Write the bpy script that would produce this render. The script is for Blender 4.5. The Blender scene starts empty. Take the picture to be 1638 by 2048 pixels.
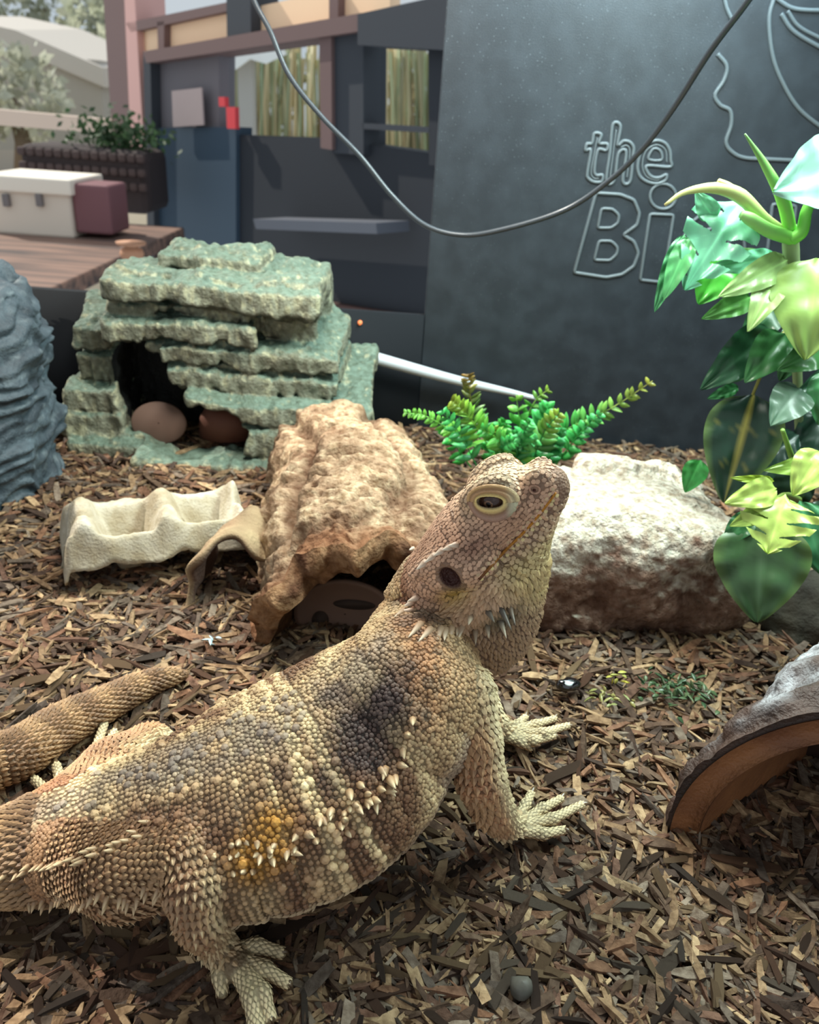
import bpy, math, random
import numpy as np
from mathutils import Vector

# ---------------------------------------------------------------- camera
S = bpy.context.scene
CH, FPX = 0.24, 1577.0
_th, _r = math.radians(27), math.radians(4)
CAM = np.array([0, 0, CH])
FW = np.array([0, math.cos(_th), -math.sin(_th)])
_R0 = np.array([1.0, 0, 0]); _U0 = np.array([0, math.sin(_th), math.cos(_th)])
RT = math.cos(_r) * _R0 + math.sin(_r) * _U0
UP = -math.sin(_r) * _R0 + math.cos(_r) * _U0
cd = bpy.data.cameras.new('camera'); cam = bpy.data.objects.new('camera', cd)
S.collection.objects.link(cam); S.camera = cam
cd.sensor_fit = 'VERTICAL'; cd.sensor_height = 36; cd.lens = FPX / 2048 * 36
cd.clip_start = 0.01; cd.clip_end = 60
from mathutils import Matrix
cam.matrix_world = Matrix([[RT[i], UP[i], -FW[i], CAM[i]] for i in range(3)] + [[0, 0, 0, 1]])
cd.dof.use_dof = True; cd.dof.focus_distance = 0.275; cd.dof.aperture_fstop = 20

# ---------------------------------------------------------------- world, lights, exposure
wd = bpy.data.worlds.new('sky'); S.world = wd; wd.use_nodes = True
_nt = wd.node_tree; _bg = _nt.nodes['Background']
_bg.inputs[0].default_value = (0.88, 0.95, 1.0, 1); _bg.inputs[1].default_value = 0.66
S.view_settings.view_transform = 'Standard'; S.view_settings.look = 'None'
S.view_settings.gamma = 1; S.view_settings.exposure = 0.1; S.view_settings.use_curve_mapping = False
S.cycles.max_bounces = 8; S.cycles.transparent_max_bounces = 16

def area(name, loc, target, sx, sy, power, col):
    l = bpy.data.lights.new(name, 'AREA'); l.shape = 'RECTANGLE'; l.size = sx; l.size_y = sy
    l.energy = power; l.color = col
    o = bpy.data.objects.new(name, l); S.collection.objects.link(o)
    o.location = loc
    o.rotation_euler = (Vector(target) - Vector(loc)).to_track_quat('-Z', 'Y').to_euler()
    return o
area('tank_lamp', (0.200, 0.395, 0.400), (0.15, 0.36, 0.0), 0.30, 0.08, 3.2, (0.82, 1.0, 0.96))
area('panel_glow_light', (0.13, 0.575, 0.372), (0.12, 0.63, 0.20), 0.26, 0.02, 0.55, (0.66, 0.90, 1.0))  # added unseen light that brightens the top of the back panel
area('basking_lamp', (-0.07, 0.43, 0.41), (-0.08, 0.40, 0.0), 0.10, 0.10, 1.9, (1.0, 0.96, 0.87))
_sun = bpy.data.lights.new('sun', 'SUN'); _sun.energy = 4.2; _sun.angle = 0.01; _sun.color = (1.0, 0.92, 0.8)
_so = bpy.data.objects.new('sun', _sun); S.collection.objects.link(_so)
_so.rotation_euler = (math.radians(48), 0, math.radians(-118))

# ---------------------------------------------------------------- helpers
def ray(px, py): return FW + (px - 819) / FPX * RT + (1024 - py) / FPX * UP
def P(px, py, d): return CAM + d * ray(px, py)
def G(px, py, z=0.0):
    d = ray(px, py); return CAM + d * ((z - CH) / d[2])
def W(px, py, y):
    d = ray(px, py); return CAM + d * (y / d[1])
def nrm(v):
    v = np.asarray(v, float); return v / (np.linalg.norm(v, axis=-1, keepdims=True) + 1e-12)

def _h(i, j, k, s):
    n = (i * 374761393 + j * 668265263 + k * 1274126177 + s * 144665) & 0x7fffffff
    n = ((n ^ (n >> 13)) * 1103515245) & 0x7fffffff
    return ((n ^ (n >> 16)) & 0xffff) / 65535.0
def vn(p, f, s=0):
    q = np.asarray(p, float) * f; i = np.floor(q).astype(np.int64); t = q - i; t = t * t * (3 - 2 * t)
    o = 0
    for a in (0, 1):
        for b in (0, 1):
            for c in (0, 1):
                w = (t[:, 0] if a else 1 - t[:, 0]) * (t[:, 1] if b else 1 - t[:, 1]) * (t[:, 2] if c else 1 - t[:, 2])
                o = o + w * _h(i[:, 0] + a, i[:, 1] + b, i[:, 2] + c, s)
    return o * 2 - 1
def fbm(p, f, s=0, n=4):
    o = 0; a = 1; 
    for k in range(n): o = o + a * vn(p, f * 2 ** k, s + k * 17); a *= .5
    return o / 1.9
def cell(p, f, s=0):
    q = np.asarray(p, float) * f; i = np.floor(q).astype(np.int64)
    d1 = np.full(len(q), 9.0); d2 = d1.copy(); cid = np.zeros(len(q))
    for a in (-1, 0, 1):
        for b in (-1, 0, 1):
            for c in (-1, 0, 1):
                I = i[:, 0] + a; J = i[:, 1] + b; K = i[:, 2] + c
                fp = np.stack([I + _h(I, J, K, s), J + _h(I, J, K, s + 5), K + _h(I, J, K, s + 9)], 1)
                d = np.linalg.norm(q - fp, axis=1)
                m = d < d1; d2 = np.where(m, d1, np.minimum(d2, d)); cid = np.where(m, _h(I, J, K, s + 3), cid); d1 = np.where(m, d, d1)
    return d1, d2, cid
def mix(a, b, t):
    t = np.clip(np.asarray(t, float), 0, 1)
    if t.ndim: t = t[:, None]
    return np.asarray(a, float) * (1 - t) + np.asarray(b, float) * t
def sstep(a, b, x):
    t = np.clip((x - a) / (b - a), 0, 1); return t * t * (3 - 2 * t)
def srgb(*c):
    c = np.array(c) / 255.0
    return np.where(c <= .04045, c / 12.92, ((c + .055) / 1.055) ** 2.4)

def mesh(name, v, f, col=None, smooth=True):
    """v (n,3); f = list of arrays (m,k) or a list of tuples"""
    me = bpy.data.meshes.new(name)
    v = np.asarray(v, np.float32)
    if isinstance(f, np.ndarray): f = [f]
    if len(f) and not isinstance(f[0], np.ndarray):
        ln = np.array([len(x) for x in f], np.int32); lv = np.array([i for x in f for i in x], np.int32)
    else:
        ln = np.concatenate([np.full(len(a), a.shape[1], np.int32) for a in f]); lv = np.concatenate([a.ravel() for a in f]).astype(np.int32)
    me.vertices.add(len(v)); me.vertices.foreach_set('co', v.ravel())
    me.loops.add(len(lv)); me.loops.foreach_set('vertex_index', lv)
    me.polygons.add(len(ln)); me.polygons.foreach_set('loop_start', np.concatenate([[0], np.cumsum(ln)[:-1]]).astype(np.int32))
    me.polygons.foreach_set('loop_total', ln)
    me.polygons.foreach_set('use_smooth', np.full(len(ln), bool(smooth)))
    if col is not None:
        col = np.asarray(col, np.float32)
        if col.ndim == 1: col = np.tile(col, (len(v), 1))
        a = me.color_attributes.new('Col', 'FLOAT_COLOR', 'POINT')
        a.data.foreach_set('color', np.c_[col, np.ones(len(v), np.float32)].astype(np.float32).ravel())
    me.update(calc_edges=True); me.validate()
    return me
def tag(o, label=None, cat=None, group=None, kind=None):
    if label: o['label'] = label
    if cat: o['category'] = cat
    if group: o['group'] = group
    if kind: o['kind'] = kind
    return o
def org(o):
    p = np.zeros(3)
    while o is not None: p = p + np.array(o.location); o = o.parent
    return p
def obj(name, me, mat, parent=None, loc=None):
    """world-space mesh; LOC becomes the origin of a top-level object"""
    o = bpy.data.objects.new(name, me); S.collection.objects.link(o)
    base = org(parent) if parent is not None else np.zeros(3)
    if loc is not None: base = np.asarray(loc, float)
    if np.abs(base).max() > 0: me.transform(Matrix.Translation(-Vector(base)))
    if parent is not None: o.parent = parent
    elif loc is not None: o.location = loc
    if mat is not None and not me.materials: me.materials.append(mat)
    return o
def empty(name, loc, label, cat, group=None):
    o = bpy.data.objects.new(name, None); S.collection.objects.link(o); o.location = tuple(float(x) for x in loc); o.empty_display_size = .01
    return tag(o, label, cat, group)
def join(parts):
    """[(v,f[,c])...] -> v, list of faces, c"""
    V = []; Fc = []; Cc = []; n = 0
    for p in parts:
        v, f = p[0], p[1]
        V.append(np.asarray(v, float)); 
        for a in (f if isinstance(f, list) else [f]): Fc.append(np.asarray(a) + n) if isinstance(a, np.ndarray) else Fc.append(np.array([a]) + n)
        if len(p) > 2: Cc.append(np.broadcast_to(p[2], (len(v), 3)))
        n += len(v)
    return np.concatenate(V), Fc, (np.concatenate(Cc) if Cc else None)
def box(lo, hi):
    x0, y0, z0 = lo; x1, y1, z1 = hi
    v = np.array([(x, y, z) for x in (x0, x1) for y in (y0, y1) for z in (z0, z1)], float)
    f = np.array([(0, 1, 3, 2), (4, 6, 7, 5), (0, 4, 5, 1), (2, 3, 7, 6), (0, 2, 6, 4), (1, 5, 7, 3)])
    return v, f
def bbox(lo, hi, bev=.002):
    """bevelled box, ready mesh"""
    import bmesh
    v, f = box(lo, hi); bm = bmesh.new(); vs = [bm.verts.new(p) for p in v]
    for q in f: bm.faces.new([vs[i] for i in q])
    bmesh.ops.recalc_face_normals(bm, faces=bm.faces)
    bmesh.ops.bevel(bm, geom=list(bm.edges), offset=bev, segments=2, affect='EDGES', profile=.5)
    bm.verts.index_update()
    out = np.array([p.co[:] for p in bm.verts]), [np.array([[q.index for q in fc.verts]]) for fc in bm.faces]
    bm.free(); return out
def spline(pts, n, closed=False):
    p = np.asarray(pts, float); m = len(p)
    if closed: q = np.concatenate([p[-1:], p, p[:2]]); segs = m
    else: q = np.concatenate([2 * p[:1] - p[1:2], p, 2 * p[-1:] - p[-2:-1]]); segs = m - 1
    u = np.linspace(0, segs, n, endpoint=not closed); i = np.minimum(u.astype(int), segs - 1); t = (u - i)[:, None]
    a, b, c, d = q[i], q[i + 1], q[i + 2], q[i + 3]
    return .5 * (2 * b + (c - a) * t + (2 * a - 5 * b + 4 * c - d) * t ** 2 + (3 * b - a - 3 * c + d) * t ** 3)
def tube(pts, r, k=8, closed=False, cap=True):
    p = np.asarray(pts, float); n = len(p); r = np.broadcast_to(np.asarray(r, float), (n,))
    t = nrm(np.roll(p, -1, 0) - np.roll(p, 1, 0)) if closed else nrm(np.gradient(p, axis=0))
    N = np.zeros_like(p); a = np.array([0, 0, 1.0]) if abs(t[0][2]) < .9 else np.array([1.0, 0, 0])
    for i in range(n):
        a = a - t[i] * (a @ t[i]); a = a / (np.linalg.norm(a) + 1e-12); N[i] = a
    B = np.cross(t, N); w = np.arange(k) / k * 2 * math.pi
    v = p[:, None] + r[:, None, None] * (np.cos(w)[None, :, None] * N[:, None] + np.sin(w)[None, :, None] * B[:, None])
    v = v.reshape(-1, 3); f = []
    m = n if closed else n - 1
    i = np.arange(m)[:, None] * k; j = ((np.arange(m) + 1) % n)[:, None] * k; q = np.arange(k)[None]; q1 = (q + 1) % k
    f = [np.stack([i + q, i + q1, j + q1, j + q], -1).reshape(-1, 4)]
    if cap and not closed: f += [np.arange(k)[None, ::-1], (np.arange(k) + (n - 1) * k)[None]]
    return v, f
def grid_faces(nu, nv, cu=False, cv=False):
    mu = nu if cu else nu - 1; mv = nv if cv else nv - 1
    a = np.arange(mu)[:, None]; b = np.arange(mv)[None]
    a1 = (a + 1) % nu; b1 = (b + 1) % nv
    return np.stack([a * nv + b, a1 * nv + b, a1 * nv + b1, a * nv + b1], -1).reshape(-1, 4)
def lathe(prof, c, k=24):
    """profile [(r,z)] about a vertical axis through c"""
    pr = np.asarray(prof, float); w = np.arange(k) / k * 2 * math.pi
    v = np.stack([pr[:, None, 0] * np.cos(w), pr[:, None, 0] * np.sin(w), np.broadcast_to(pr[:, None, 1], (len(pr), k))], -1).reshape(-1, 3) + np.asarray(c)
    return v, [grid_faces(len(pr), k, False, True), np.arange(k)[None, ::-1], (np.arange(k) + (len(pr) - 1) * k)[None]]
import openvdb as vdb
def iso(fn, lo, hi, h, lip=1.15):
    """surface of the implicit function fn(points) on a narrow band"""
    lo = np.asarray(lo, float); hi = np.asarray(hi, float)
    n = (np.ceil((hi - lo) / h).astype(int) // 4 + 1) * 4
    c = n // 4 + 1
    g = np.stack(np.meshgrid(*[lo[i] + np.arange(c[i]) * 4 * h for i in range(3)], indexing='ij'), -1).reshape(-1, 3)
    dc = fn(g).reshape(c)
    cc = (dc[:-1, :-1, :-1] + dc[1:, 1:, 1:]) / 2
    mn = np.full(cc.shape, 1e9); mx = -mn
    for a in (0, 1):
        for b in (0, 1):
            for e in (0, 1):
                s = dc[a:a + cc.shape[0], b:b + cc.shape[1], e:e + cc.shape[2]]; mn = np.minimum(mn, s); mx = np.maximum(mx, s)
    near = (mn < lip * 3.5 * h) & (mx > -lip * 3.5 * h)
    D = np.repeat(np.repeat(np.repeat(np.sign(cc) * 3 * h, 4, 0), 4, 1), 4, 2).astype(np.float32)
    I = np.argwhere(near)
    o = np.stack(np.meshgrid(*[np.arange(4)] * 3, indexing='ij'), -1).reshape(-1, 3)
    idx = (I[:, None] * 4 + o[None]).reshape(-1, 3)
    D[idx[:, 0], idx[:, 1], idx[:, 2]] = np.clip(fn(lo + idx * h), -3 * h, 3 * h)
    gr = vdb.FloatGrid(3 * h); gr.copyFromArray(np.ascontiguousarray(D))
    v, t, q = gr.convertToPolygons(0.0, 0.0)
    fs = []
    if len(q): fs.append(q.astype(np.int64))
    if len(t): fs.append(t.astype(np.int64))
    return np.asarray(v, float) * h + lo, fs
def vnormals(v, fs):
    N = np.zeros_like(v)
    for f in fs:
        n = np.cross(v[f[:, 1]] - v[f[:, 0]], v[f[:, 2]] - v[f[:, 0]])
        for k in range(f.shape[1]): np.add.at(N, f[:, k], n)
    return nrm(N)

# ---------------------------------------------------------------- materials
def mat(name, col=None, rough=.6, spec=.5, bump=None, bscale=400., bdist=.0005, attr=False, noise=None, nscale=50., metal=0, sss=0, trans=0, coat=0, stretch=None, emit=None, alpha=None):
    m = bpy.data.materials.new(name); m.use_nodes = True; nt = m.node_tree; b = nt.nodes['Principled BSDF']
    b.inputs['Roughness'].default_value = rough; b.inputs['Specular IOR Level'].default_value = spec; b.inputs['Metallic'].default_value = metal
    b.inputs['Coat Weight'].default_value = coat
    L = nt.links.new
    tc = nt.nodes.new('ShaderNodeTexCoord'); src = tc.outputs['Object']
    if stretch:
        mp = nt.nodes.new('ShaderNodeMapping'); mp.inputs['Scale'].default_value = stretch; L(src, mp.inputs[0]); src = mp.outputs[0]
    cs = None
    if attr:
        a = nt.nodes.new('ShaderNodeAttribute'); a.attribute_name = 'Col'; cs = a.outputs['Color']
    elif col is not None: b.inputs['Base Color'].default_value = (*col, 1)
    if noise is not None:
        n = nt.nodes.new('ShaderNodeTexNoise'); n.inputs['Scale'].default_value = nscale; n.inputs['Detail'].default_value = 5; L(src, n.inputs['Vector'])
        mx = nt.nodes.new('ShaderNodeMix'); mx.data_type = 'RGBA'; mx.blend_type = 'MIX'
        rp = nt.nodes.new('ShaderNodeMapRange'); rp.inputs[1].default_value = .38; rp.inputs[2].default_value = .66; L(n.outputs['Fac'], rp.inputs[0])
        L(rp.outputs[0], mx.inputs[0])
        if attr:
            mx.blend_type = 'MULTIPLY'; L(cs, mx.inputs[6]); mx.inputs[7].default_value = (*noise, 1)
        else: mx.inputs[6].default_value = (*col, 1); mx.inputs[7].default_value = (*noise, 1)
        cs = mx.outputs[2]
    if cs is not None: L(cs, b.inputs['Base Color'])
    if bump:
        if bump == 'voronoi':
            t = nt.nodes.new('ShaderNodeTexVoronoi'); t.inputs['Scale'].default_value = bscale; o = t.outputs['Distance']
        else:
            t = nt.nodes.new('ShaderNodeTexNoise'); t.inputs['Scale'].default_value = bscale; t.inputs['Detail'].default_value = 6; o = t.outputs['Fac']
        L(src, t.inputs['Vector'])
        bp = nt.nodes.new('ShaderNodeBump'); bp.inputs['Distance'].default_value = bdist; bp.inputs['Strength'].default_value = 1.0
        L(o, bp.inputs['Height']); L(bp.outputs[0], b.inputs['Normal'])
    if sss:
        b.inputs['Subsurface Weight'].default_value = sss; b.inputs['Subsurface Radius'].default_value = (.004, .002, .001)
    if trans: # thin translucent leaf
        tr = nt.nodes.new('ShaderNodeBsdfTranslucent'); ms = nt.nodes.new('ShaderNodeMixShader'); ms.inputs[0].default_value = trans
        if cs is not None: L(cs, tr.inputs[0])
        else: tr.inputs[0].default_value = (*col, 1)
        L(b.outputs[0], ms.inputs[1]); L(tr.outputs[0], ms.inputs[2]); L(ms.outputs[0], nt.nodes['Material Output'].inputs[0])
    if emit:
        b.inputs['Emission Color'].default_value = (*emit[0], 1); b.inputs['Emission Strength'].default_value = emit[1]
    return m
def clear_glass(name, c):
    m = bpy.data.materials.new(name); m.use_nodes = True; nt = m.node_tree; nt.nodes.clear()
    o = nt.nodes.new('ShaderNodeOutputMaterial'); t = nt.nodes.new('ShaderNodeBsdfTransparent'); t.inputs[0].default_value = (*c, 1)
    nt.links.new(t.outputs[0], o.inputs[0]); return m
random.seed(7); rng = np.random.default_rng(7)
# ---------------------------------------------------------------- the tank: floor, walls, hood
YB = 0.63
def heap(x, y):
    p = np.c_[x, y, np.zeros_like(x)]
    return .004 * fbm(p, 14, 3, 3) + .0016 * fbm(p, 70, 5, 2) - .003
nx, ny = 240, 180
gx, gy = np.meshgrid(np.linspace(-.5, .45, nx), np.linspace(.02, YB, ny), indexing='ij')
gx = gx.ravel(); gy = gy.ravel()
fv = np.c_[gx, gy, heap(gx, gy) - .001]
fl = obj('floor', mesh('floor', fv, grid_faces(nx, ny), col=srgb(58, 42, 30)), mat('bedding_soil', attr=True, rough=.9, noise=(.35, .3, .28), nscale=180, bump='noise', bscale=350, bdist=.002))
tag(fl, 'dark brown bark bedding under the loose wood chips', kind='structure')
black = mat('black_panel', col=(.014, .019, .025), rough=.46, spec=.5, noise=(.022, .029, .037), nscale=60, bump='noise', bscale=1500, bdist=.00018)
def dust(m, amt):
    nt = m.node_tree; L = nt.links.new; b = nt.nodes['Principled BSDF']; tc = [n for n in nt.nodes if n.type == 'TEX_COORD'][0]
    vo = nt.nodes.new('ShaderNodeTexVoronoi'); vo.inputs['Scale'].default_value = 330; L(tc.outputs['Object'], vo.inputs['Vector'])
    no = nt.nodes.new('ShaderNodeTexNoise'); no.inputs['Scale'].default_value = 7; no.inputs['Detail'].default_value = 6; L(tc.outputs['Object'], no.inputs['Vector'])
    lt = nt.nodes.new('ShaderNodeMapRange'); lt.inputs[1].default_value = .14; lt.inputs[2].default_value = .06; L(vo.outputs['Distance'], lt.inputs[0])
    ms = nt.nodes.new('ShaderNodeMapRange'); ms.inputs[1].default_value = .46; ms.inputs[2].default_value = .66; L(no.outputs['Fac'], ms.inputs[0])
    mu = nt.nodes.new('ShaderNodeMath'); mu.operation = 'MULTIPLY'; L(lt.outputs[0], mu.inputs[0]); L(ms.outputs[0], mu.inputs[1])
    m2 = nt.nodes.new('ShaderNodeMath'); m2.operation = 'MULTIPLY'; m2.inputs[1].default_value = amt; L(mu.outputs[0], m2.inputs[0])
    mx = nt.nodes.new('ShaderNodeMix'); mx.data_type = 'RGBA'; L(m2.outputs[0], mx.inputs[0]); L(b.inputs['Base Color'].links[0].from_socket, mx.inputs[6]); mx.inputs[7].default_value = (.22, .25, .28, 1); L(mx.outputs[2], b.inputs['Base Color'])
dust(black, .40)
hoodm = mat('hood_plastic', col=(.02, .02, .022), rough=.5)
XS = W(872, 300, YB)[0]
pan = obj('wall_back', mesh('wall_back', *bbox((XS, YB, -.03), (.45, YB + .006, .46), .001)[:2], smooth=False), black); tag(pan, kind='structure')
low = obj('trim_1', mesh('trim_1', *box((-.5, YB - .002, -.03), (XS, YB + .006, W(400, 600, YB)[2]))), mat('base_strip', col=(.012, .014, .017), rough=.8, spec=.2)); tag(low, kind='structure')
obj('wall_right', mesh('wall_right', *box((.45, -.02, -.03), (.456, YB + .006, .46))), black)['kind'] = 'structure'
hd = obj('ceiling', mesh('ceiling', *box((-.5, -.02, .45), (.456, YB + .006, .47))), hoodm); tag(hd, kind='structure')
cg = clear_glass('clear_glass', (.96, .97, .98))
rg = obj('window_1', mesh('window_1', *box((-.5, YB, W(400, 600, YB)[2]), (XS, YB + .004, .45))), cg); tag(rg, 'clear rear glass of the tank', kind='structure')
lg = obj('window_2', mesh('window_2', *box((-.504, -.02, -.03), (-.5, YB + .006, .45))), cg); tag(lg, kind='structure')
gm = bpy.data.materials.new('front_glass'); gm.use_nodes = True; _n = gm.node_tree; _n.nodes.clear()
_o = _n.nodes.new('ShaderNodeOutputMaterial'); _t = _n.nodes.new('ShaderNodeBsdfTransparent'); _g = _n.nodes.new('ShaderNodeBsdfGlossy'); _m = _n.nodes.new('ShaderNodeMixShader')
_g.inputs['Roughness'].default_value = .02; _m.inputs[0].default_value = .05
_n.links.new(_t.outputs[0], _m.inputs[1]); _n.links.new(_g.outputs[0], _m.inputs[2]); _n.links.new(_m.outputs[0], _o.inputs[0])
fg = obj('window_3', mesh('window_3', *box((-.5, -.02, -.03), (.45, -.016, .45))), gm); tag(fg, 'front glass of the tank', kind='structure')

# raised lettering and line drawing on the black panel (tubes that stand proud of it)
emb = mat('embossed_line', col=(.10, .12, .13), rough=.45, spec=.5)
def line(pts, rpx, closed=False, n=None, smooth=True, sub=14):
    p = [W(x, y, YB - .0002) for x, y in pts]
    q = spline(p, (len(p)) * sub, closed) if smooth else np.asarray(p)
    return tube(q, rpx * .65 / FPX, 6, closed)
def poly(pts, rpx):
    # straight-sided closed outline with softened corners
    p = np.array(pts, float); o = []
    for i in range(len(p)):
        a, b, c = p[i - 1], p[i], p[(i + 1) % len(p)]
        r1 = min(.35, 5 / np.linalg.norm(a - b)); r2 = min(.35, 5 / np.linalg.norm(c - b))
        o += [b + (a - b) * r1, b + ((a - b) * r1 + (c - b) * r2) * .22, b + (c - b) * r2]
    return line(o, rpx, True, smooth=False)
c2 = lambda L: [(820 + x / 2.002, y / 2.002) for x, y in L]
word1 = [line(c2([(738, 535), (765, 540), (757, 573), (790, 577), (785, 602), (752, 602), (738, 680), (747, 702), (770, 702), (766, 727), (735, 728), (712, 712), (710, 690), (723, 603), (703, 602), (708, 577), (728, 573)]), 3.2, True),
         line(c2([(812, 500), (842, 505), (831, 580), (855, 565), (880, 570), (895, 592), (892, 625), (881, 725), (852, 725), (865, 620), (858, 600), (842, 605), (830, 630), (816, 725), (786, 725), (800, 610)]), 3.2, True),
         line(c2([(1040, 668), (950, 664), (952, 692), (972, 710), (1000, 711), (1026, 700), (1022, 722), (990, 735), (950, 728), (920, 705), (911, 665), (925, 610), (955, 575), (990, 563), (1022, 575), (1040, 605), (1043, 640)]), 3.2, True),
         line(c2([(955, 637), (1005, 641), (1006, 612), (990, 596), (970, 600)]), 2.6, True),
         line(c2([(750, 552), (738, 610), (725, 690), (738, 714), (756, 714)]), 1.6), line(c2([(826, 520), (815, 600), (801, 712)]), 1.6), line(c2([(845, 590), (868, 583), (880, 610), (868, 712)]), 1.6),
         line(c2([(1028, 650), (1022, 600), (985, 580), (945, 605), (930, 660), (945, 705), (985, 722), (1012, 712)]), 1.6)]
B = [(1192, 386), (1240, 389), (1268, 400), (1279, 427), (1274, 450), (1246, 470), (1268, 483), (1277, 506), (1268, 532), (1244, 549), (1212, 555), (1148, 545)]
circ = lambda cx, cy, rx, ry: [(cx + rx * math.cos(a), cy + ry * math.sin(a)) for a in np.linspace(0, 2 * math.pi, 14)[:-1]]
word2 = [poly(B, 3.4), poly([(1203, 417), (1225, 418), (1238, 430), (1236, 446), (1222, 456), (1195, 456)], 3.0), poly([(1198, 482), (1222, 482), (1235, 494), (1234, 508), (1220, 521), (1188, 520)], 3.0),
         line(circ(1326, 393, 26, 25), 3.0, True), poly([(1300, 428), (1347, 430), (1326, 565), (1280, 560)], 3.2),
         line(circ(1427, 497, 62, 72), 3.2, True), line(circ(1427, 497, 32, 40), 3.0, True),
         poly([(1545, 408), (1592, 412), (1572, 590), (1526, 584)], 3.2)]
draw = [line([(1447, -12), (1453, 15), (1462, 36)], 3.6), line([(1435, 108), (1453, 132), (1448, 160), (1430, 190), (1440, 210), (1460, 222), (1462, 250), (1452, 285), (1465, 305), (1490, 316), (1540, 319), (1670, 325)], 3.8),
        line([(1548, -5), (1538, 40), (1545, 110), (1565, 165), (1600, 220), (1660, 268)], 3.8),
        line([(1550, -4), (1590, 18), (1660, 22)], 3.8), line([(1562, 28), (1590, 65), (1660, 106)], 3.8), line([(1575, 22), (1600, 55), (1660, 86)], 3.4)]
for nm, L in (('lettering', word1), ('lettering', word2), ('relief_drawing', draw)):
    v, f, _ = join(L); o = obj(nm, mesh(nm, v, f), emb, pan)
v, f = tube(spline([W(735, 712, YB - .014), W(900, 757, YB - .014), W(1010, 782, YB - .014), W(1075, 797, YB - .014)], 30), np.linspace(.0052, .0016, 30), 12)  # lamp reflection on the back wall, built as a solid rod
streak = obj('reflection_rod', mesh('reflection_rod', v, f), mat('pale_reflection', col=(.62, .68, .72), rough=.5, metal=.2), loc=W(900, 757, YB - .014))
tag(streak, 'slim pale tapering lamp reflection, built as a rod, along the black back wall behind the fern', 'reflection')
v, f = tube(spline([W(660, 708, YB - .012), W(690, 722, YB - .012), W(738, 735, YB - .012)], 12), [.001, .003, .0045, .0055, .006, .006, .0055, .005, .0045, .004, .0025, .001], 12)  # orange glow of that reflection, built as an emissive body
gl = obj('orange_reflection', mesh('orange_reflection', v, f), mat('orange_glow', col=(.9, .35, .15), rough=.4, emit=((1, .33, .12), .9)), loc=W(690, 722, YB - .012))
tag(gl, 'small glowing orange reflection, built as a solid body, beside the layered rock cave at the back wall', 'reflected glow')
v, f = lathe([(.0005, -.002), (.0018, -.001), (.0018, .001), (.0005, .002)], W(720, 645, YB - .002), 10)
tag(obj('pilot_light', mesh('pilot_light', v, f), mat('pilot_glow', col=(.8, .25, .1), emit=((1, .25, .08), .6)), loc=W(720, 645, YB - .002)), 'tiny orange pilot light on the dark back wall right of the cave', 'light')
# the cord
cp = [(497, -30, .57), (512, 10, .57), (540, 62, .57), (578, 150, .57), (640, 230, .57), (720, 312, .57), (785, 392, .57), (850, 450, .565), (925, 470, .56), (1010, 458, .55), (1130, 420, .535), (1220, 360, .52), (1290, 292, .505), (1350, 212, .49), (1420, 103, .47), (1490, 10, .455), (1520, -35, .45)]
v, f = tube(spline([W(*c) for c in cp], 160), np.linspace(.0016, .0017, 160), 10)
tag(obj('power_cord', mesh('power_cord', v, f), mat('cord_rubber', col=(.035, .042, .05), rough=.3, spec=.6), loc=W(925, 470, .56)), 'thin dark power cord hanging in a loop across the back wall', 'cord')

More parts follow.
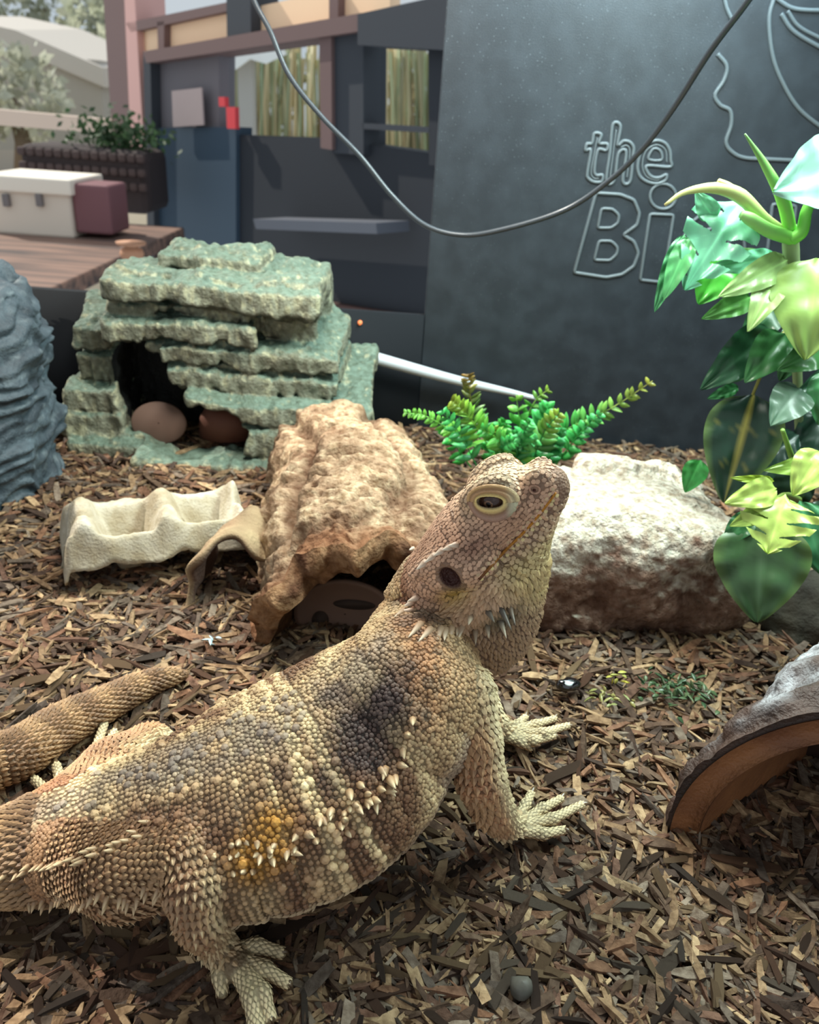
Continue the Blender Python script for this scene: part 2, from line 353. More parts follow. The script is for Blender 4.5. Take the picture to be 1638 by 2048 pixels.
# ---------------------------------------------------------------- the bearded dragon
HA = np.array([.7526, -.1287, .6458]); HC = np.array([-.1899, -.9815, .0258]); HB = np.array([-.6305, .142, .7631]); HT = np.array([.0279, .2477, .1139]); HS = .0117
HM = np.stack([HA, HC, HB], 1)
def hw(x, y, z): return HT + HS * (x * HA + y * HC + z * HB)
def hl(p): return (np.asarray(p) - HT) @ HM / HS
Z3 = np.array([0, 0, 1.0])
def smin(a, b, k):
    h = np.maximum(k - np.abs(a - b), 0) / k; return np.minimum(a, b) - h * h * k * .25
def smax(a, b, k): return -smin(-a, -b, k)
class Loft:
    """elliptical tube through sections (centre, lateral half width, vertical half height)"""
    def __init__(s, secs, n=None, up=Z3):
        c = spline([q[0] for q in secs], n or len(secs) * 3); ab = spline([(q[1], q[2], 0) for q in secs], len(c))
        s.c = c; s.a = ab[:, 0]; s.b = ab[:, 1]
        s.t = nrm(np.gradient(c, axis=0)); s.l = nrm(np.cross(s.t, up)); s.u = np.cross(s.l, s.t)
        s.len = np.r_[0, np.cumsum(np.linalg.norm(np.diff(c, axis=0), axis=1))]
        m = max(s.a.max(), s.b.max()); s.lo = c.min(0) - m; s.hi = c.max(0) + m
    def __call__(s, p):
        o = np.maximum(np.maximum(s.lo - p, p - s.hi), 0); far = np.linalg.norm(o, axis=1); out = far + .004; m = far < .012
        if m.any(): out[m] = s.ev(p[m])[0]
        return out
    def ev(s, p):
        best = np.full(len(p), 1e9); T = np.zeros(len(p))
        for i in range(len(s.c) - 1):
            a = s.c[i]; d = s.c[i + 1] - a; L = d @ d
            t = np.clip(((p - a) @ d) / L, 0, 1); r = np.linalg.norm(p - a - t[:, None] * d, axis=1)
            w = r / (s.a[i] + s.b[i])
            m = w < best; best = np.where(m, w, best); T = np.where(m, i + t, T)
        i = np.minimum(T.astype(int), len(s.c) - 2); t = (T - i)
        lerp = lambda A: (A[i] * (1 - t)[:, None] + A[i + 1] * t[:, None]) if A.ndim > 1 else A[i] * (1 - t) + A[i + 1] * t
        q = p - lerp(s.c); u = (q * lerp(s.l)).sum(1); v = (q * lerp(s.u)).sum(1); w = (q * lerp(s.t)).sum(1)
        a = lerp(s.a); b = lerp(s.b)
        c = np.minimum(a, b)
        k0 = np.sqrt((u / a) ** 2 + (v / b) ** 2 + (w / c) ** 2) + 1e-9; k1 = np.sqrt((u / a ** 2) ** 2 + (v / b ** 2) ** 2 + (w / c ** 2) ** 2) + 1e-9
        return k0 * (k0 - 1) / k1, lerp(s.len), np.arctan2(v, u)
class Limb:
    def __init__(s, pts):
        s.p = [np.asarray(q[:3], float) if len(q) == 4 else np.asarray(q[0], float) for q in pts]; s.r = [q[-1] for q in pts]
        P_ = np.array(s.p); m = max(s.r); s.lo = P_.min(0) - m; s.hi = P_.max(0) + m
    def __call__(s, p):
        o = np.maximum(np.maximum(s.lo - p, p - s.hi), 0); far = np.linalg.norm(o, axis=1); out = far + .003; m = far < .009
        if m.any():
            q = p[m]; best = np.full(len(q), 1e9)
            for a, b, r0, r1 in zip(s.p[:-1], s.p[1:], s.r[:-1], s.r[1:]):
                d = b - a; t = np.clip(((q - a) @ d) / (d @ d), 0, 1)
                e = np.linalg.norm(q - a - t[:, None] * d, axis=1) - (r0 + (r1 - r0) * t)
                best = smin(best, e, .002)
            out[m] = best
        return out
def ell(p, c, r, M=None):
    q = p - c
    if M is not None: q = q @ M
    r = np.asarray(r); k0 = np.linalg.norm(q / r, axis=1) + 1e-9; k1 = np.linalg.norm(q / r ** 2, axis=1) + 1e-9
    return k0 * (k0 - 1) / k1
hs = lambda x, z, y=0: hw(x, y, z)
torso = Loft([(G(95, 1690, .016), .0155, .013), (G(215, 1662, .020), .0215, .0165), (G(350, 1632, .025), .031, .022), (G(490, 1604, .030), .0405, .027), (G(635, 1543, .037), .0415, .0295),
              (G(741, 1461, .047), .0352, .0285), (G(816, 1380, .0600), .0268, .0250), (hw(-4.6, 0, -2.3), .0165, .0185), (hw(-3.0, 0, -1.5), .0150, .017)])
tail = Loft([(G(215, 1662, .019), .019, .015), (G(95, 1692, .016), .0165, .0135), (G(-30, 1722, .0135), .0155, .0125), (np.array([-.158, .163, .0125]), .0142, .0118), (np.array([-.192, .173, .0115]), .0126, .0105), (np.array([-.2, .2, .0108]), .0115, .0100),
             (np.array([-.180, .216, .0102]), .0108, .0096), (G(0, 1522, .010), .0102, .0092), (G(120, 1452, .0088), .009, .0082), (G(215, 1405, .0075), .0074, .0068), (G(290, 1368, .0062), .0056, .0054), (G(345, 1352, .005), .0036, .0036), (G(368, 1350, .0045), .0018, .002)])
# near (right) and far (left) legs
wr = G(1012, 1652, .009)
armN = Limb([(np.array([.012, .226, .058]), .013), (P(932, 1385, .269), .0092), (P(950, 1480, .2665), .0080), (P(962, 1560, .267), .0076), (P(985, 1618, .276), .0068), (P(1008, 1650, .286), .0052), (G(1036, 1648, .0058), .0042)])
armF = Limb([(np.array([.018, .248, .055]), .012), (np.array([.036, .272, .045]), .0092), (np.array([.030, .277, .025]), .0078), (G(985, 1452, .011), .0056), (G(1016, 1462, .0062), .0042)])
legN = Limb([(G(150, 1712, .020), .0125), (P(250, 1745, .2385), .0130), (P(368, 1712, .2340), .0088), (P(388, 1775, .2290), .0082), (P(400, 1840, .2300), .0068), (G(432, 1890, .0080), .0050), (G(470, 1930, .0058), .0050)])
legF = Limb([(G(150, 1630, .018), .013), (G(230, 1545, .018), .012), (G(300, 1500, .015), .0095), (G(215, 1570, .010), .007), (G(150, 1600, .007), .0058), (G(125, 1590, .005), .005)])
def toe(pts, r0, r1):
    n = len(pts); return Limb([(q, r0 + (r1 - r0) * i / (n - 1)) for i, q in enumerate(pts)])
tz = .0042
# (knuckle chain in the picture, claw direction)
toesN = [[(1035, 1640, .0065), (1050, 1612, .006), (1062, 1588, tz)], [(1045, 1645, .0068), (1085, 1618, .007), (1121, 1598, tz)], [(1048, 1652, .0068), (1105, 1638, .0075), (1163, 1610, .0048)], [(1040, 1662, .006), (1085, 1668, .0065), (1128, 1660, .0044)]]
toesF = [[(1012, 1462, .0068), (1035, 1450, .0068), (1050, 1435, tz)], [(1018, 1462, .0068), (1070, 1450, .007), (1108, 1438, tz)], [(1020, 1464, .0068), (1085, 1466, .0085), (1135, 1452, .006)], [(1020, 1470, .0065), (1065, 1482, .0075), (1108, 1472, .006)], [(1010, 1474, .0065), (1040, 1484, .007), (1062, 1496, .0045)]]
toesH = [[(462, 1905, .0065), (512, 1892, .0062), (562, 1906, tz)], [(475, 1920, .0068), (528, 1938, .0066), (574, 1966, tz)], [(480, 1935, .0068), (525, 1985, .007), (540, 2035, tz)], [(475, 1940, .0068), (502, 1995, .007), (512, 2052, tz), (514, 2085, tz)], [(455, 1925, .006), (440, 1950, .0055), (445, 1985, .004)]]
toesG = [[(150, 1600, .006), (180, 1530, .007), (208, 1450, .0045)], [(130, 1600, .006), (122, 1570, .0065), (113, 1532, .0045)], [(160, 1590, .006), (200, 1520, .006), (228, 1465, .0045)], [(120, 1600, .005), (95, 1585, .005), (70, 1560, .004)]]
TOES = []
for L, r0, r1 in ((toesN, .0022, .00145), (toesF, .0022, .00145), (toesH, .0026, .0018), (toesG, .0023, .0016)):
    TOES += [toe([G(*q) for q in t], r0, r1) for t in L]
# head: skull loft, jaw loft, throat pouch
def hloft(rows): return Loft([(hw(x, 0, (t + b) / 2), w * HS, (t - b) / 2 * HS) for x, t, b, w in rows], up=HB, n=len(rows) * 2)
skull = hloft([(2.38, .12, -.36, .34), (2.22, .40, -.52, .48), (2.0, .66, -.65, .62), (1.5, .84, -.75, .80), (.9, 1.12, -.85, 1.02), (.2, 1.14, -1.0, 1.22), (-.6, 1.0, -1.15, 1.52), (-1.4, .70, -1.35, 1.70), (-2.2, .32, -1.6, 1.58), (-3.1, -.30, -2.1, 1.42), (-4.0, -1.0, -2.7, 1.40)])
jaw = hloft([(2.25, -.2, -.56, .38), (1.95, -.25, -.84, .54), (1.5, -.35, -1.15, .74), (.9, -.5, -1.62, .93), (.2, -.65, -2.2, 1.14), (-.6, -.85, -2.68, 1.42), (-1.4, -1.0, -2.82, 1.58), (-2.2, -1.1, -2.6, 1.62), (-3.0, -1.2, -2.3, 1.5)])
pouch = hloft([(1.5, -.6, -1.12, .6), (.9, -.9, -1.66, .74), (.2, -1.2, -2.46, .88), (-.6, -1.5, -3.30, 1.02), (-1.5, -1.6, -4.16, 1.18), (-2.4, -1.7, -4.7, 1.28), (-3.3, -1.8, -4.45, 1.25), (-4.1, -1.9, -3.9, 1.1)])
def head(p):
    lo = np.array([-.06, .19, .03]); hi = np.array([.085, .30, .17])
    o = np.linalg.norm(np.maximum(np.maximum(lo - p, p - hi), 0), axis=1); out = o + .006; m = o < .006
    if not m.any(): return out
    p = p[m]
    d = smin(skull(p), jaw(p), .004); d = smin(d, pouch(p), .0025)
    for s in (1, -1):
        d = smin(d, ell(p, hw(.66, s * .80, 1.04), np.array([.78, .34, .32]) * HS, HM), .005)       # brow ridge
        d = smin(d, ell(p, hw(.72, s * .88, .50), np.array([.80, .34, .72]) * HS, HM), .0030)      # eye swell
        d = smin(d, ell(p, hw(-1.7, s * 1.45, .05), np.array([.9, .30, .22]) * HS, HM), .004)      # temple ridge
        d = smin(d, ell(p, hw(-.9, s * 1.28, -.75), np.array([.8, .45, .5]) * HS, HM), .006)       # jaw muscle
        d = smax(d, -ell(p, hw(-1.44, s * 1.82, -.53), np.array([.27, .42, .40]) * HS, HM), .0012)  # ear
        d = smax(d, -ell(p, hw(1.86, s * .72, .27), np.array([.13, .16, .12]) * HS, HM), .0005)    # nostril
        d = smax(d, -ell(p, hw(.77, s * 1.22, .70), np.array([.46, .30, .34]) * HS, HM), .0006)    # eye slit
        d = smin(d, ell(p, hw(2.05, s * .50, .42), np.array([.35, .2, .28]) * HS, HM), .003)
    out[m] = d
    return out
def dragon(p):
    d = smin(torso(p), tail(p), .012)
    q = armN(p)
    for L, k in ((armN, .0032), (armF, .006), (legN, .006), (legF, .006)): d = smin(d, L(p), k)
    for L in TOES: d = smin(d, L(p), .0009)
    d = smin(d, head(p), .006)
    return d
BV, BF = iso(dragon, (-.218, .118, -.003), (.098, .308, .158), .00075)
BN = vnormals(BV, BF)
def grad(p):
    e = 4e-4; o = []
    for a in np.eye(3): o.append(dragon(p + a * e) - dragon(p - a * e))
    return nrm(np.stack(o, 1))
PARTS_ = [torso, tail, armN, armF, legN, legF, head] + TOES
def region(p): return np.argmin(np.stack([f(p) for f in PARTS_], 1), 1)

# pigment, in colours of the animal's own skin
TAN = srgb(176, 146, 108); PALE = srgb(222, 202, 160); RUST = srgb(150, 104, 74); DARK = srgb(66, 52, 48); GREY = srgb(122, 110, 100); ORANGE = srgb(178, 128, 54); BELLY = srgb(150, 130, 112); HEADC = srgb(188, 152, 124)
def blob(p, px, py, z, r): return np.exp(-(((p - G(px, py, z)) ** 2).sum(1)) / (r * r))
def sides(pix):
    d = np.array([ray(x, y) for x, y in pix]); s = np.full(len(d), .205)
    for _ in range(45): s = s + np.minimum(dragon(CAM + d * s[:, None]) * .75, .03)
    return CAM + d * s[:, None]
_dk = [(775, 1400, .0085, 1.0), (735, 1450, .0075, .95), (700, 1500, .0060, .9), (800, 1350, .007, .8), (745, 1510, .0065, .9), (660, 1400, .005, .6), (655, 1560, .0045, .6), (560, 1540, .004, .5), (690, 1450, .005, .8), (830, 1440, .006, .7), (640, 1470, .004, .5)]
_or = [(535, 1650, .0050, .8), (500, 1700, .0050, .8), (550, 1700, .0050, .75), (512, 1742, .0045, .7), (560, 1640, .004, .6), (478, 1740, .0035, .5)]
_nk = [(845, 1290, .008, .75), (820, 1250, .007, .7), (850, 1340, .007, .6), (870, 1400, .007, .45), (860, 1470, .007, .4)]
_cr = [(640, 1440, .006, .6), (560, 1480, .006, .5), (480, 1560, .006, .6), (600, 1560, .006, .5), (470, 1500, .005, .5)]
_dkp, _orp, _nkp, _crp = [sides([q[:2] for q in L]) for L in (_dk, _or, _nk, _cr)]
def spot(p, c, r): return np.exp(-((p - c) ** 2).sum(1) / (r * r))
def pigment(p, reg, n):
    N = fbm(p, 90, 11, 3); N2 = vn(p, 420, 4)
    c = np.tile(TAN, (len(p), 1))
    # torso bands run across the back
    _, s, ang = torso.ev(p)
    band = .5 + .5 * np.sin(s / .0078 * 2 * math.pi + 2.6 * vn(p, 60, 8))
    up = n[:, 2]
    c = mix(c, srgb(214, 190, 146), .72 * band)
    c = mix(c, srgb(112, 80, 58), (1 - band) ** 1.5 * .95 * sstep(.135, .11, s) * sstep(.98, .75, np.sin(ang)))
    c = mix(c, GREY, .7 * sstep(.86, .99, np.sin(ang)) * sstep(-.5, .3, N))
    for q_, c_ in zip(_dk, _dkp): c = mix(c, DARK, q_[3] * np.minimum(1.3 * spot(p, c_, q_[2]), 1) * sstep(-.5, .15, N + .25))
    for q_, c_ in zip(_nk, _nkp): c = mix(c, mix(srgb(164, 114, 74), srgb(100, 68, 50), sstep(.1, .5, vn(p, 330, 12))), q_[3] * spot(p, c_, q_[2]))
    for q_, c_ in zip(_cr, _crp): c = mix(c, srgb(222, 204, 158), q_[3] * spot(p, c_, q_[2]) * band)
    for q_, c_ in zip(_or, _orp): c = mix(c, ORANGE, q_[3] * np.minimum(1.2 * spot(p, c_, q_[2]), 1))
    belly = sstep(-.10, -.4, np.sin(ang)); c = mix(c, BELLY, .85 * belly * (reg == 0))
    m = reg == 1; tl = mix(srgb(160, 128, 92), srgb(120, 92, 66), .5 + .5 * np.sin(tail.ev(p)[1] / .016 * 6.28) + N * .4); c = np.where(m[:, None], tl, c)
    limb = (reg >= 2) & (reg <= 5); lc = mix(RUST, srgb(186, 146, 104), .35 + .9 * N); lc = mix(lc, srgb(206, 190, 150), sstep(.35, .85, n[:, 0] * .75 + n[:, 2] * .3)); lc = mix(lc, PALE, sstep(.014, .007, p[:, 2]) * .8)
    lc = np.where((reg == 4)[:, None], mix(lc, srgb(120, 92, 66), .5), lc)
    c = np.where(limb[:, None], lc, c)
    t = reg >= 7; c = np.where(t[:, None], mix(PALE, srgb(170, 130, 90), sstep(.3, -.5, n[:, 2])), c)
    h = reg == 6; q = hl(p); ay = np.abs(q[:, 1])
    hc = mix(srgb(206, 170, 142), srgb(172, 130, 104), .45 + .7 * N)
    hc = mix(hc, srgb(206, 180, 146), sstep(.3, 1.0, q[:, 2]) * sstep(-1.2, .8, q[:, 0]))
    hc = mix(hc, srgb(196, 172, 120), sstep(-.9, -1.5, q[:, 2]) * sstep(-.9, .2, q[:, 0]))
    hc = mix(hc, srgb(172, 142, 66), np.exp(-((q[:, 0] + 1.75) / .55) ** 2 - ((q[:, 2] + 1.15) / .35) ** 2) * .9)
    hc = mix(hc, srgb(118, 78, 62), np.exp(-((q[:, 0] + .35) / .5) ** 2 - ((q[:, 2] + .12) / .28) ** 2) * .7)
    hc = mix(hc, srgb(150, 116, 92), sstep(-2.6, -3.4, q[:, 2]) * .8)
    hc = mix(hc, srgb(54, 52, 50), np.exp(-((q[:, 0] + 1.05) / .62) ** 2 - ((q[:, 2] + 2.62) / .40) ** 2) * 1.15)
    hc = mix(hc, srgb(132, 92, 66), sstep(-2.6, -3.4, q[:, 0]))
    hc = mix(hc, srgb(92, 54, 46), sstep(.52, .3, np.linalg.norm((q - [-1.44, 0, -.53]) * [1.25, 0, 1] * 1.0, axis=1)) * sstep(1.0, .9, np.linalg.norm(hl(p) * [0, 0, 0], axis=1) + 0) * (ay > 1.0) * sstep(.36, .30, np.hypot((q[:, 0] + 1.44) / .9, (q[:, 2] + .53) / 1.25)))
    c = np.where(h[:, None], hc, c)
    return np.clip(c * (1 + .10 * N2[:, None]), .003, 1)
breg = region(BV)
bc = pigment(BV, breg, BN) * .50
skin = mat('dragon_skin', attr=True, rough=.62, spec=.35, bump='voronoi', bscale=900, bdist=.0006)
scalem = mat('dragon_scales', attr=True, rough=.55, spec=.4)
LZ = empty('bearded_dragon', G(330, 1700, 0), 'tan and brown bearded dragon lizard with raised head on the wood chips', 'lizard')
body = obj('body', mesh('body', BV, BF, bc), skin, LZ)

import time; print("T body", time.process_time())
# ---- scales: rows round every limb, quincunx, each put on the skin and tipped towards the tail
def rows(loft, s0, s1, sp, jit, half=None):
    n = int((s1 - s0) / (sp * .86)); out = []
    for i in range(n):
        s = s0 + (s1 - s0) * (i + .5) / n
        k = np.interp(s, loft.len, np.arange(len(loft.c))); j = min(int(k), len(loft.c) - 2); t = k - j
        L = lambda A: A[j] * (1 - t) + A[j + 1] * t
        a, b = L(loft.a), L(loft.b); per = math.pi * (3 * (a + b) - math.sqrt((3 * a + b) * (a + 3 * b)))
        m = max(6, int(per / sp)); w = (np.arange(m) + .5 * (i % 2)) / m * 2 * math.pi
        # equal arc steps on the ellipse
        ww = np.linspace(0, 2 * math.pi, 200); e = np.c_[a * np.cos(ww), b * np.sin(ww)]; al = np.r_[0, np.cumsum(np.linalg.norm(np.diff(e, axis=0), axis=1))]
        w = np.interp(w / (2 * math.pi) * al[-1], al, ww)
        d = np.cos(w)[:, None] * a * L(loft.l) + np.sin(w)[:, None] * b * L(loft.u)
        out.append(np.c_[np.tile(L(loft.c), (m, 1)), d, np.tile(L(loft.t), (m, 1))])
    o = np.concatenate(out); o[:, :3] += rng.normal(0, 1, (len(o), 3)) * sp * jit; return o
class LimbLoft(Loft):
    def __init__(s, L, n=40):
        Loft.__init__(s, [(q, r, r) for q, r in zip(L.p, L.r)], n=n, up=Z3 if abs(nrm(L.p[-1] - L.p[0])[2]) < .8 else np.array([0, 1.0, 0]))
def place(o, rid, tol=.0006):
    c, d, t = o[:, :3], o[:, 3:6], o[:, 6:9]; u = nrm(d); p = c + d * 1.35
    for _ in range(9): p = p - u * np.clip(dragon(p), -.003, .003)[:, None] * .9
    ok = np.abs(dragon(p)) < tol
    p, t = p[ok], t[ok]
    ok = region(p) == rid if np.isscalar(rid) else np.isin(region(p), rid); p, t = p[ok], t[ok]
    n = grad(p); t = nrm(t - n * (t * n).sum(1)[:, None]); return p, n, t
# scale templates in (along, across, out); tip points along +x
def tmpl(kind):
    if kind == 'dome':
        k = 7; w = np.arange(k) / k * 2 * math.pi
        v = np.r_[np.c_[.56 * np.cos(w), .56 * np.sin(w), np.full(k, -.12)], np.c_[.36 * np.cos(w), .36 * np.sin(w), np.full(k, .24)], [[0.05, 0, .34]]]
        f = [(i, (i + 1) % k, k + (i + 1) % k, k + i) for i in range(k)] + [(k + i, k + (i + 1) % k, 2 * k) for i in range(k)]
    elif kind == 'keel':
        v = np.array([(-.62, 0, -.05), (-.2, .5, -.05), (.35, .36, .12), (.85, 0, .34), (.35, -.36, .12), (-.2, -.5, -.05), (-.15, 0, .26), (.4, 0, .42), (.4, 0, -.1)])
        f = [(0, 6, 1), (1, 6, 7, 2), (2, 7, 3), (3, 7, 4), (4, 7, 6, 5), (5, 6, 0), (2, 3, 8), (3, 4, 8)]
    elif kind == 'plate':
        k = 6; w = (np.arange(k) + .5) / k * 2 * math.pi
        v = np.r_[np.c_[.60 * np.cos(w), .56 * np.sin(w), np.full(k, -.15)], np.c_[.50 * np.cos(w), .46 * np.sin(w), np.full(k, .13)], [[0, 0, .17]]]
        f = [(i, (i + 1) % k, k + (i + 1) % k, k + i) for i in range(k)] + [(k + i, k + (i + 1) % k, 2 * k) for i in range(k)]
    else: # spike
        k = 6; w = np.arange(k) / k * 2 * math.pi; v = []
        for h, r, x in ((-.25, .5, -.1), (.25, .36, 0), (.9, .17, .12), (1.6, .0, .34)):
            v += [(x + r * math.cos(a), r * math.sin(a), h) for a in w]
        v = np.array(v); f = [(j * k + i, j * k + (i + 1) % k, (j + 1) * k + (i + 1) % k, (j + 1) * k + i) for j in range(3) for i in range(k)]
    return v, f
SC = []
def scales(kind, p, n, t, size, col, lift=0.0, out=1.0):
    v, f = tmpl(kind); m = len(p)
    if not m: return
    b = np.cross(n, t); size = np.broadcast_to(size, (m,)); lift = np.broadcast_to(lift, (m,))
    t2 = nrm(t * np.cos(lift)[:, None] + n * np.sin(lift)[:, None]); n2 = np.cross(t2, b)
    out = np.broadcast_to(out, (m,))
    V = p[:, None] + size[:, None, None] * (v[None, :, 0:1] * t2[:, None] + v[None, :, 1:2] * b[:, None] + (v[None, :, 2:3] * out[:, None, None]) * n2[:, None])
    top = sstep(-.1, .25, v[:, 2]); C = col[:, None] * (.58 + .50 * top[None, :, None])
    k = len(v); fs = {}
    for q in f: fs.setdefault(len(q), []).append(q)
    F_ = [(np.array(q)[None] + (np.arange(m) * k)[:, None, None]).reshape(-1, l) for l, q in fs.items()]
    SC.append((V.reshape(-1, 3), F_, np.clip(C, 0, 1).reshape(-1, 3)))
def flush(name, parent, label=None):
    global SC
    v, f, c = join(SC); SC = []
    o = obj(name, mesh(name, v, f, c, smooth=False), scalem, parent); o['kind'] = 'stuff'
    if label: o['label'] = label
    return o
# torso
SPT = .00185
p, n, t = place(rows(torso, .006, .100, SPT, .16), 0, .0009)
t = -t
q, sg, ang = torso.ev(p); col = pigment(p, np.zeros(len(p), int), n)
sn = np.sin(ang); bel = sn < -.20
u = rng.random(len(p)); nk = sg > .1005; big = (u < .11) & ~bel & ~nk
size = SPT * np.where(big, 1.75, np.where(nk, .92, 1.0) * rng.uniform(.78, 1.12, len(p)))
col = col * np.where(big, 1.30, 1.12)[:, None] * rng.uniform(.82, 1.18, len(p))[:, None]
gr = big & (sn > .90); col[gr] = mix(col[gr], srgb(106, 98, 94), .65)
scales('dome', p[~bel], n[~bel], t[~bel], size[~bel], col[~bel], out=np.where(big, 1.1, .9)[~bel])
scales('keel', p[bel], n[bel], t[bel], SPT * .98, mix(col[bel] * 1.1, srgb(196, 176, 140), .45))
# tail
p, n, t = place(rows(tail, .012, tail.len[-1] - .002, .0021, .05), 1)
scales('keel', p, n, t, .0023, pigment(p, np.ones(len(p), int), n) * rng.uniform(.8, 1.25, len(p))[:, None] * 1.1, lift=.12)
# legs
for i, (L, sp) in enumerate(((armN, .0026), (armF, .0024), (legN, .0021), (legF, .0021))):
    LL = LimbLoft(L); p, n, t = place(rows(LL, .004, LL.len[-1], sp, .04), 2 + i)
    c = pigment(p, np.full(len(p), 2 + i), n); j = rng.uniform(.85, 1.2, len(p))[:, None]
    sz = sp * 1.04 * np.interp(p[:, 2], [.004, .02], [.72, 1.0])
    thigh = (i in (2, 3)) & (n[:, 1] < -.1) & (rng.random(len(p)) < .22)
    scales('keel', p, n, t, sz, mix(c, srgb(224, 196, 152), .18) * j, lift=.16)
    if thigh.any(): scales('spike', p[thigh], n[thigh], t[thigh], sp * .62, mix(c[thigh], PALE, .55), out=1.1, lift=-.5)
# feet
for i, L in enumerate(TOES):
    LL = LimbLoft(L, 24); p, n, t = place(rows(LL, .0005, LL.len[-1] + .001, .0014, .03), 7 + i)
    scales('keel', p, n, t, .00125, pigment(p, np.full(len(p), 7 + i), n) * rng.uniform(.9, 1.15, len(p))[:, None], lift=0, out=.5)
# small granules wherever the rows leave bare skin (armpits, neck folds, shoulders)
def fill(cand, cs, size, lo, hi):
    pos = np.concatenate([q[0].reshape(-1, 3) for q in SC]); occ = set(map(tuple, np.unique(np.floor(pos / cs).astype(int), axis=0).tolist()))
    cand = rng.permutation(cand); got = []
    for i, (a, b, e) in zip(cand.tolist(), np.floor(BV[cand] / cs).astype(int).tolist()):
        if (a, b, e) in occ or (a + 1, b, e) in occ or (a - 1, b, e) in occ or (a, b + 1, e) in occ or (a, b - 1, e) in occ or (a, b, e + 1) in occ or (a, b, e - 1) in occ: continue
        occ.add((a, b, e)); got.append(i)
    if not got: return
    p = BV[got]; n = BN[got]; t = nrm(np.array([-1.0, -.3, 0]) - n * (n @ np.array([-1.0, -.3, 0]))[:, None]); m = len(p)
    scales('dome', p, n, t, size * rng.uniform(.75, 1.3, m), pigment(p, breg[got], n) * rng.uniform(lo, hi, m)[:, None])
_ok = BV[:, 2] > .001; _neck = np.nonzero((breg == 0) & _ok)[0]; _neck = _neck[torso.ev(BV[_neck])[1] > .099]
fill(_neck, .00088, .00165, .8, 1.35)
fill(np.nonzero(((breg <= 1) | ((breg <= 5) & (BV[:, 2] > .014))) & _ok)[0], .00062, .0015, .85, 1.3)
flush('body_scales', LZ)
# head plates
for LF, sp in ((skull, .00150), (jaw, .00170), (pouch, .00185)):
    p, n, t = place(rows(LF, 0.0, LF.len[-1], sp, .14), 6)
    who = np.argmin(np.stack([skull(p), jaw(p), pouch(p)], 1), 1); ok = who == (0 if LF is skull else 1 if LF is jaw else 2)
    p, n, t = p[ok], n[ok], t[ok]; q = hl(p); ay = np.abs(q[:, 1])
    eye = ((q[:, 0] - .77) / .62) ** 2 + ((q[:, 2] - .72) / .50) ** 2 < 1
    ear = ((q[:, 0] + 1.44) / .42) ** 2 + ((q[:, 2] + .53) / .56) ** 2 < 1
    nos = ((q[:, 0] - 1.86) ** 2 + (q[:, 2] - .27) ** 2) < .04
    ok = ~((eye | ear | nos) & (ay > .4)); p, n, t, q = p[ok], n[ok], t[ok], q[ok]
    c = pigment(p, np.full(len(p), 6), n) * rng.uniform(.86, 1.18, len(p))[:, None]
    if LF is skull: scales('plate', p, n, t, sp * np.interp(q[:, 0], [-2, 0, 2], [1.06, 1.08, 1.15]), c * 1.1)
    else:
        low = sstep(-.9, -2.4, q[:, 2]); pt = q[:, 2] + .35 * q[:, 0] < -1.75
        down = nrm(-HB * .8 - HA * .35 - n * ((-HB * .8 - HA * .35) @ n.T)[:, None])
        t2 = nrm(t * (1 - low[:, None]) + down * low[:, None]); t2 = nrm(t2 - n * (t2 * n).sum(1)[:, None])
        scales('plate', p[~pt], n[~pt], t2[~pt], sp * 1.1, mix(c, srgb(214, 196, 150), .25)[~pt])
        ln = np.interp(q[:, 2], [-3.2, -2.2], [1.0, 1.55]) if LF is pouch else np.full(len(p), 1.6)
        scales('keel', p[pt], n[pt], t2[pt], sp * ln[pt], mix(c, srgb(206, 184, 136), .22)[pt], lift=.30)
flush('head_scales', LZ)
# spines: flank fringe, beard row, temple and neck rows - each spine a piece of its own
spinem = mat('spine_horn', attr=True, rough=.45, spec=.5)
def snaps(p):
    p = np.atleast_2d(np.array(p, float))
    for _ in range(8): p = p - grad(p) * np.clip(dragon(p), -.004, .004)[:, None] * .85
    return p
def spine(root, dirn, ln, r, c0, c1):
    d = nrm(dirn); e = root + d * ln
    pts = [root - d * ln * .18, root + d * ln * .15, root + d * ln * .5, root + d * ln * .8, e]
    v, f = tube(pts, [r * 1.15, r, r * .62, r * .3, r * .03], 7); k = np.repeat([0, .1, .55, .9, 1], 7)
    return obj('spine', mesh('spine', v, f, mix(c0, c1, k)), spinem, LZ)
IV = srgb(232, 218, 190)
beard = [(808, 1222, 792, 1232), (838, 1252, 821, 1270), (858, 1262, 841, 1279), (880, 1262, 871, 1289), (902, 1262, 896, 1289), (925, 1250, 917, 1275), (950, 1258, 951, 1282), (974, 1248, 977, 1270), (1000, 1240, 1010, 1268), (890, 1262, 889, 1277), (915, 1256, 914, 1268), (975, 1222, 986, 1240), (1000, 1215, 1018, 1250), (1018, 1212, 1028, 1242), (942, 1232, 938, 1246)]
for (x, y, x1, y1), a in zip(beard, sides([q[:2] for q in beard])):
    z = (a - CAM) @ FW; tip = CAM + ray(x1, y1) * (z - .0055); dark = math.exp(-((x - 990) / 38) ** 2)
    c1 = mix(IV, srgb(80, 78, 76), .8 * (y < 1225)) if dark > .3 else IV
    spine(a, tip - a, np.linalg.norm(tip - a) * 1.3, .0012, mix(srgb(190, 160, 130), srgb(60, 60, 60), dark), c1)
for i in range(7):   # the same row on the far cheek
    f_ = i / 6; a = snaps(hw(-3.3 + 2.2 * f_, -1.55 + .2 * f_, -1.2 - 1.5 * math.sqrt(f_)))[0]
    spine(a, -HC * .6 - HB - HA * .4, .0052, .0012, srgb(160, 126, 100), IV)
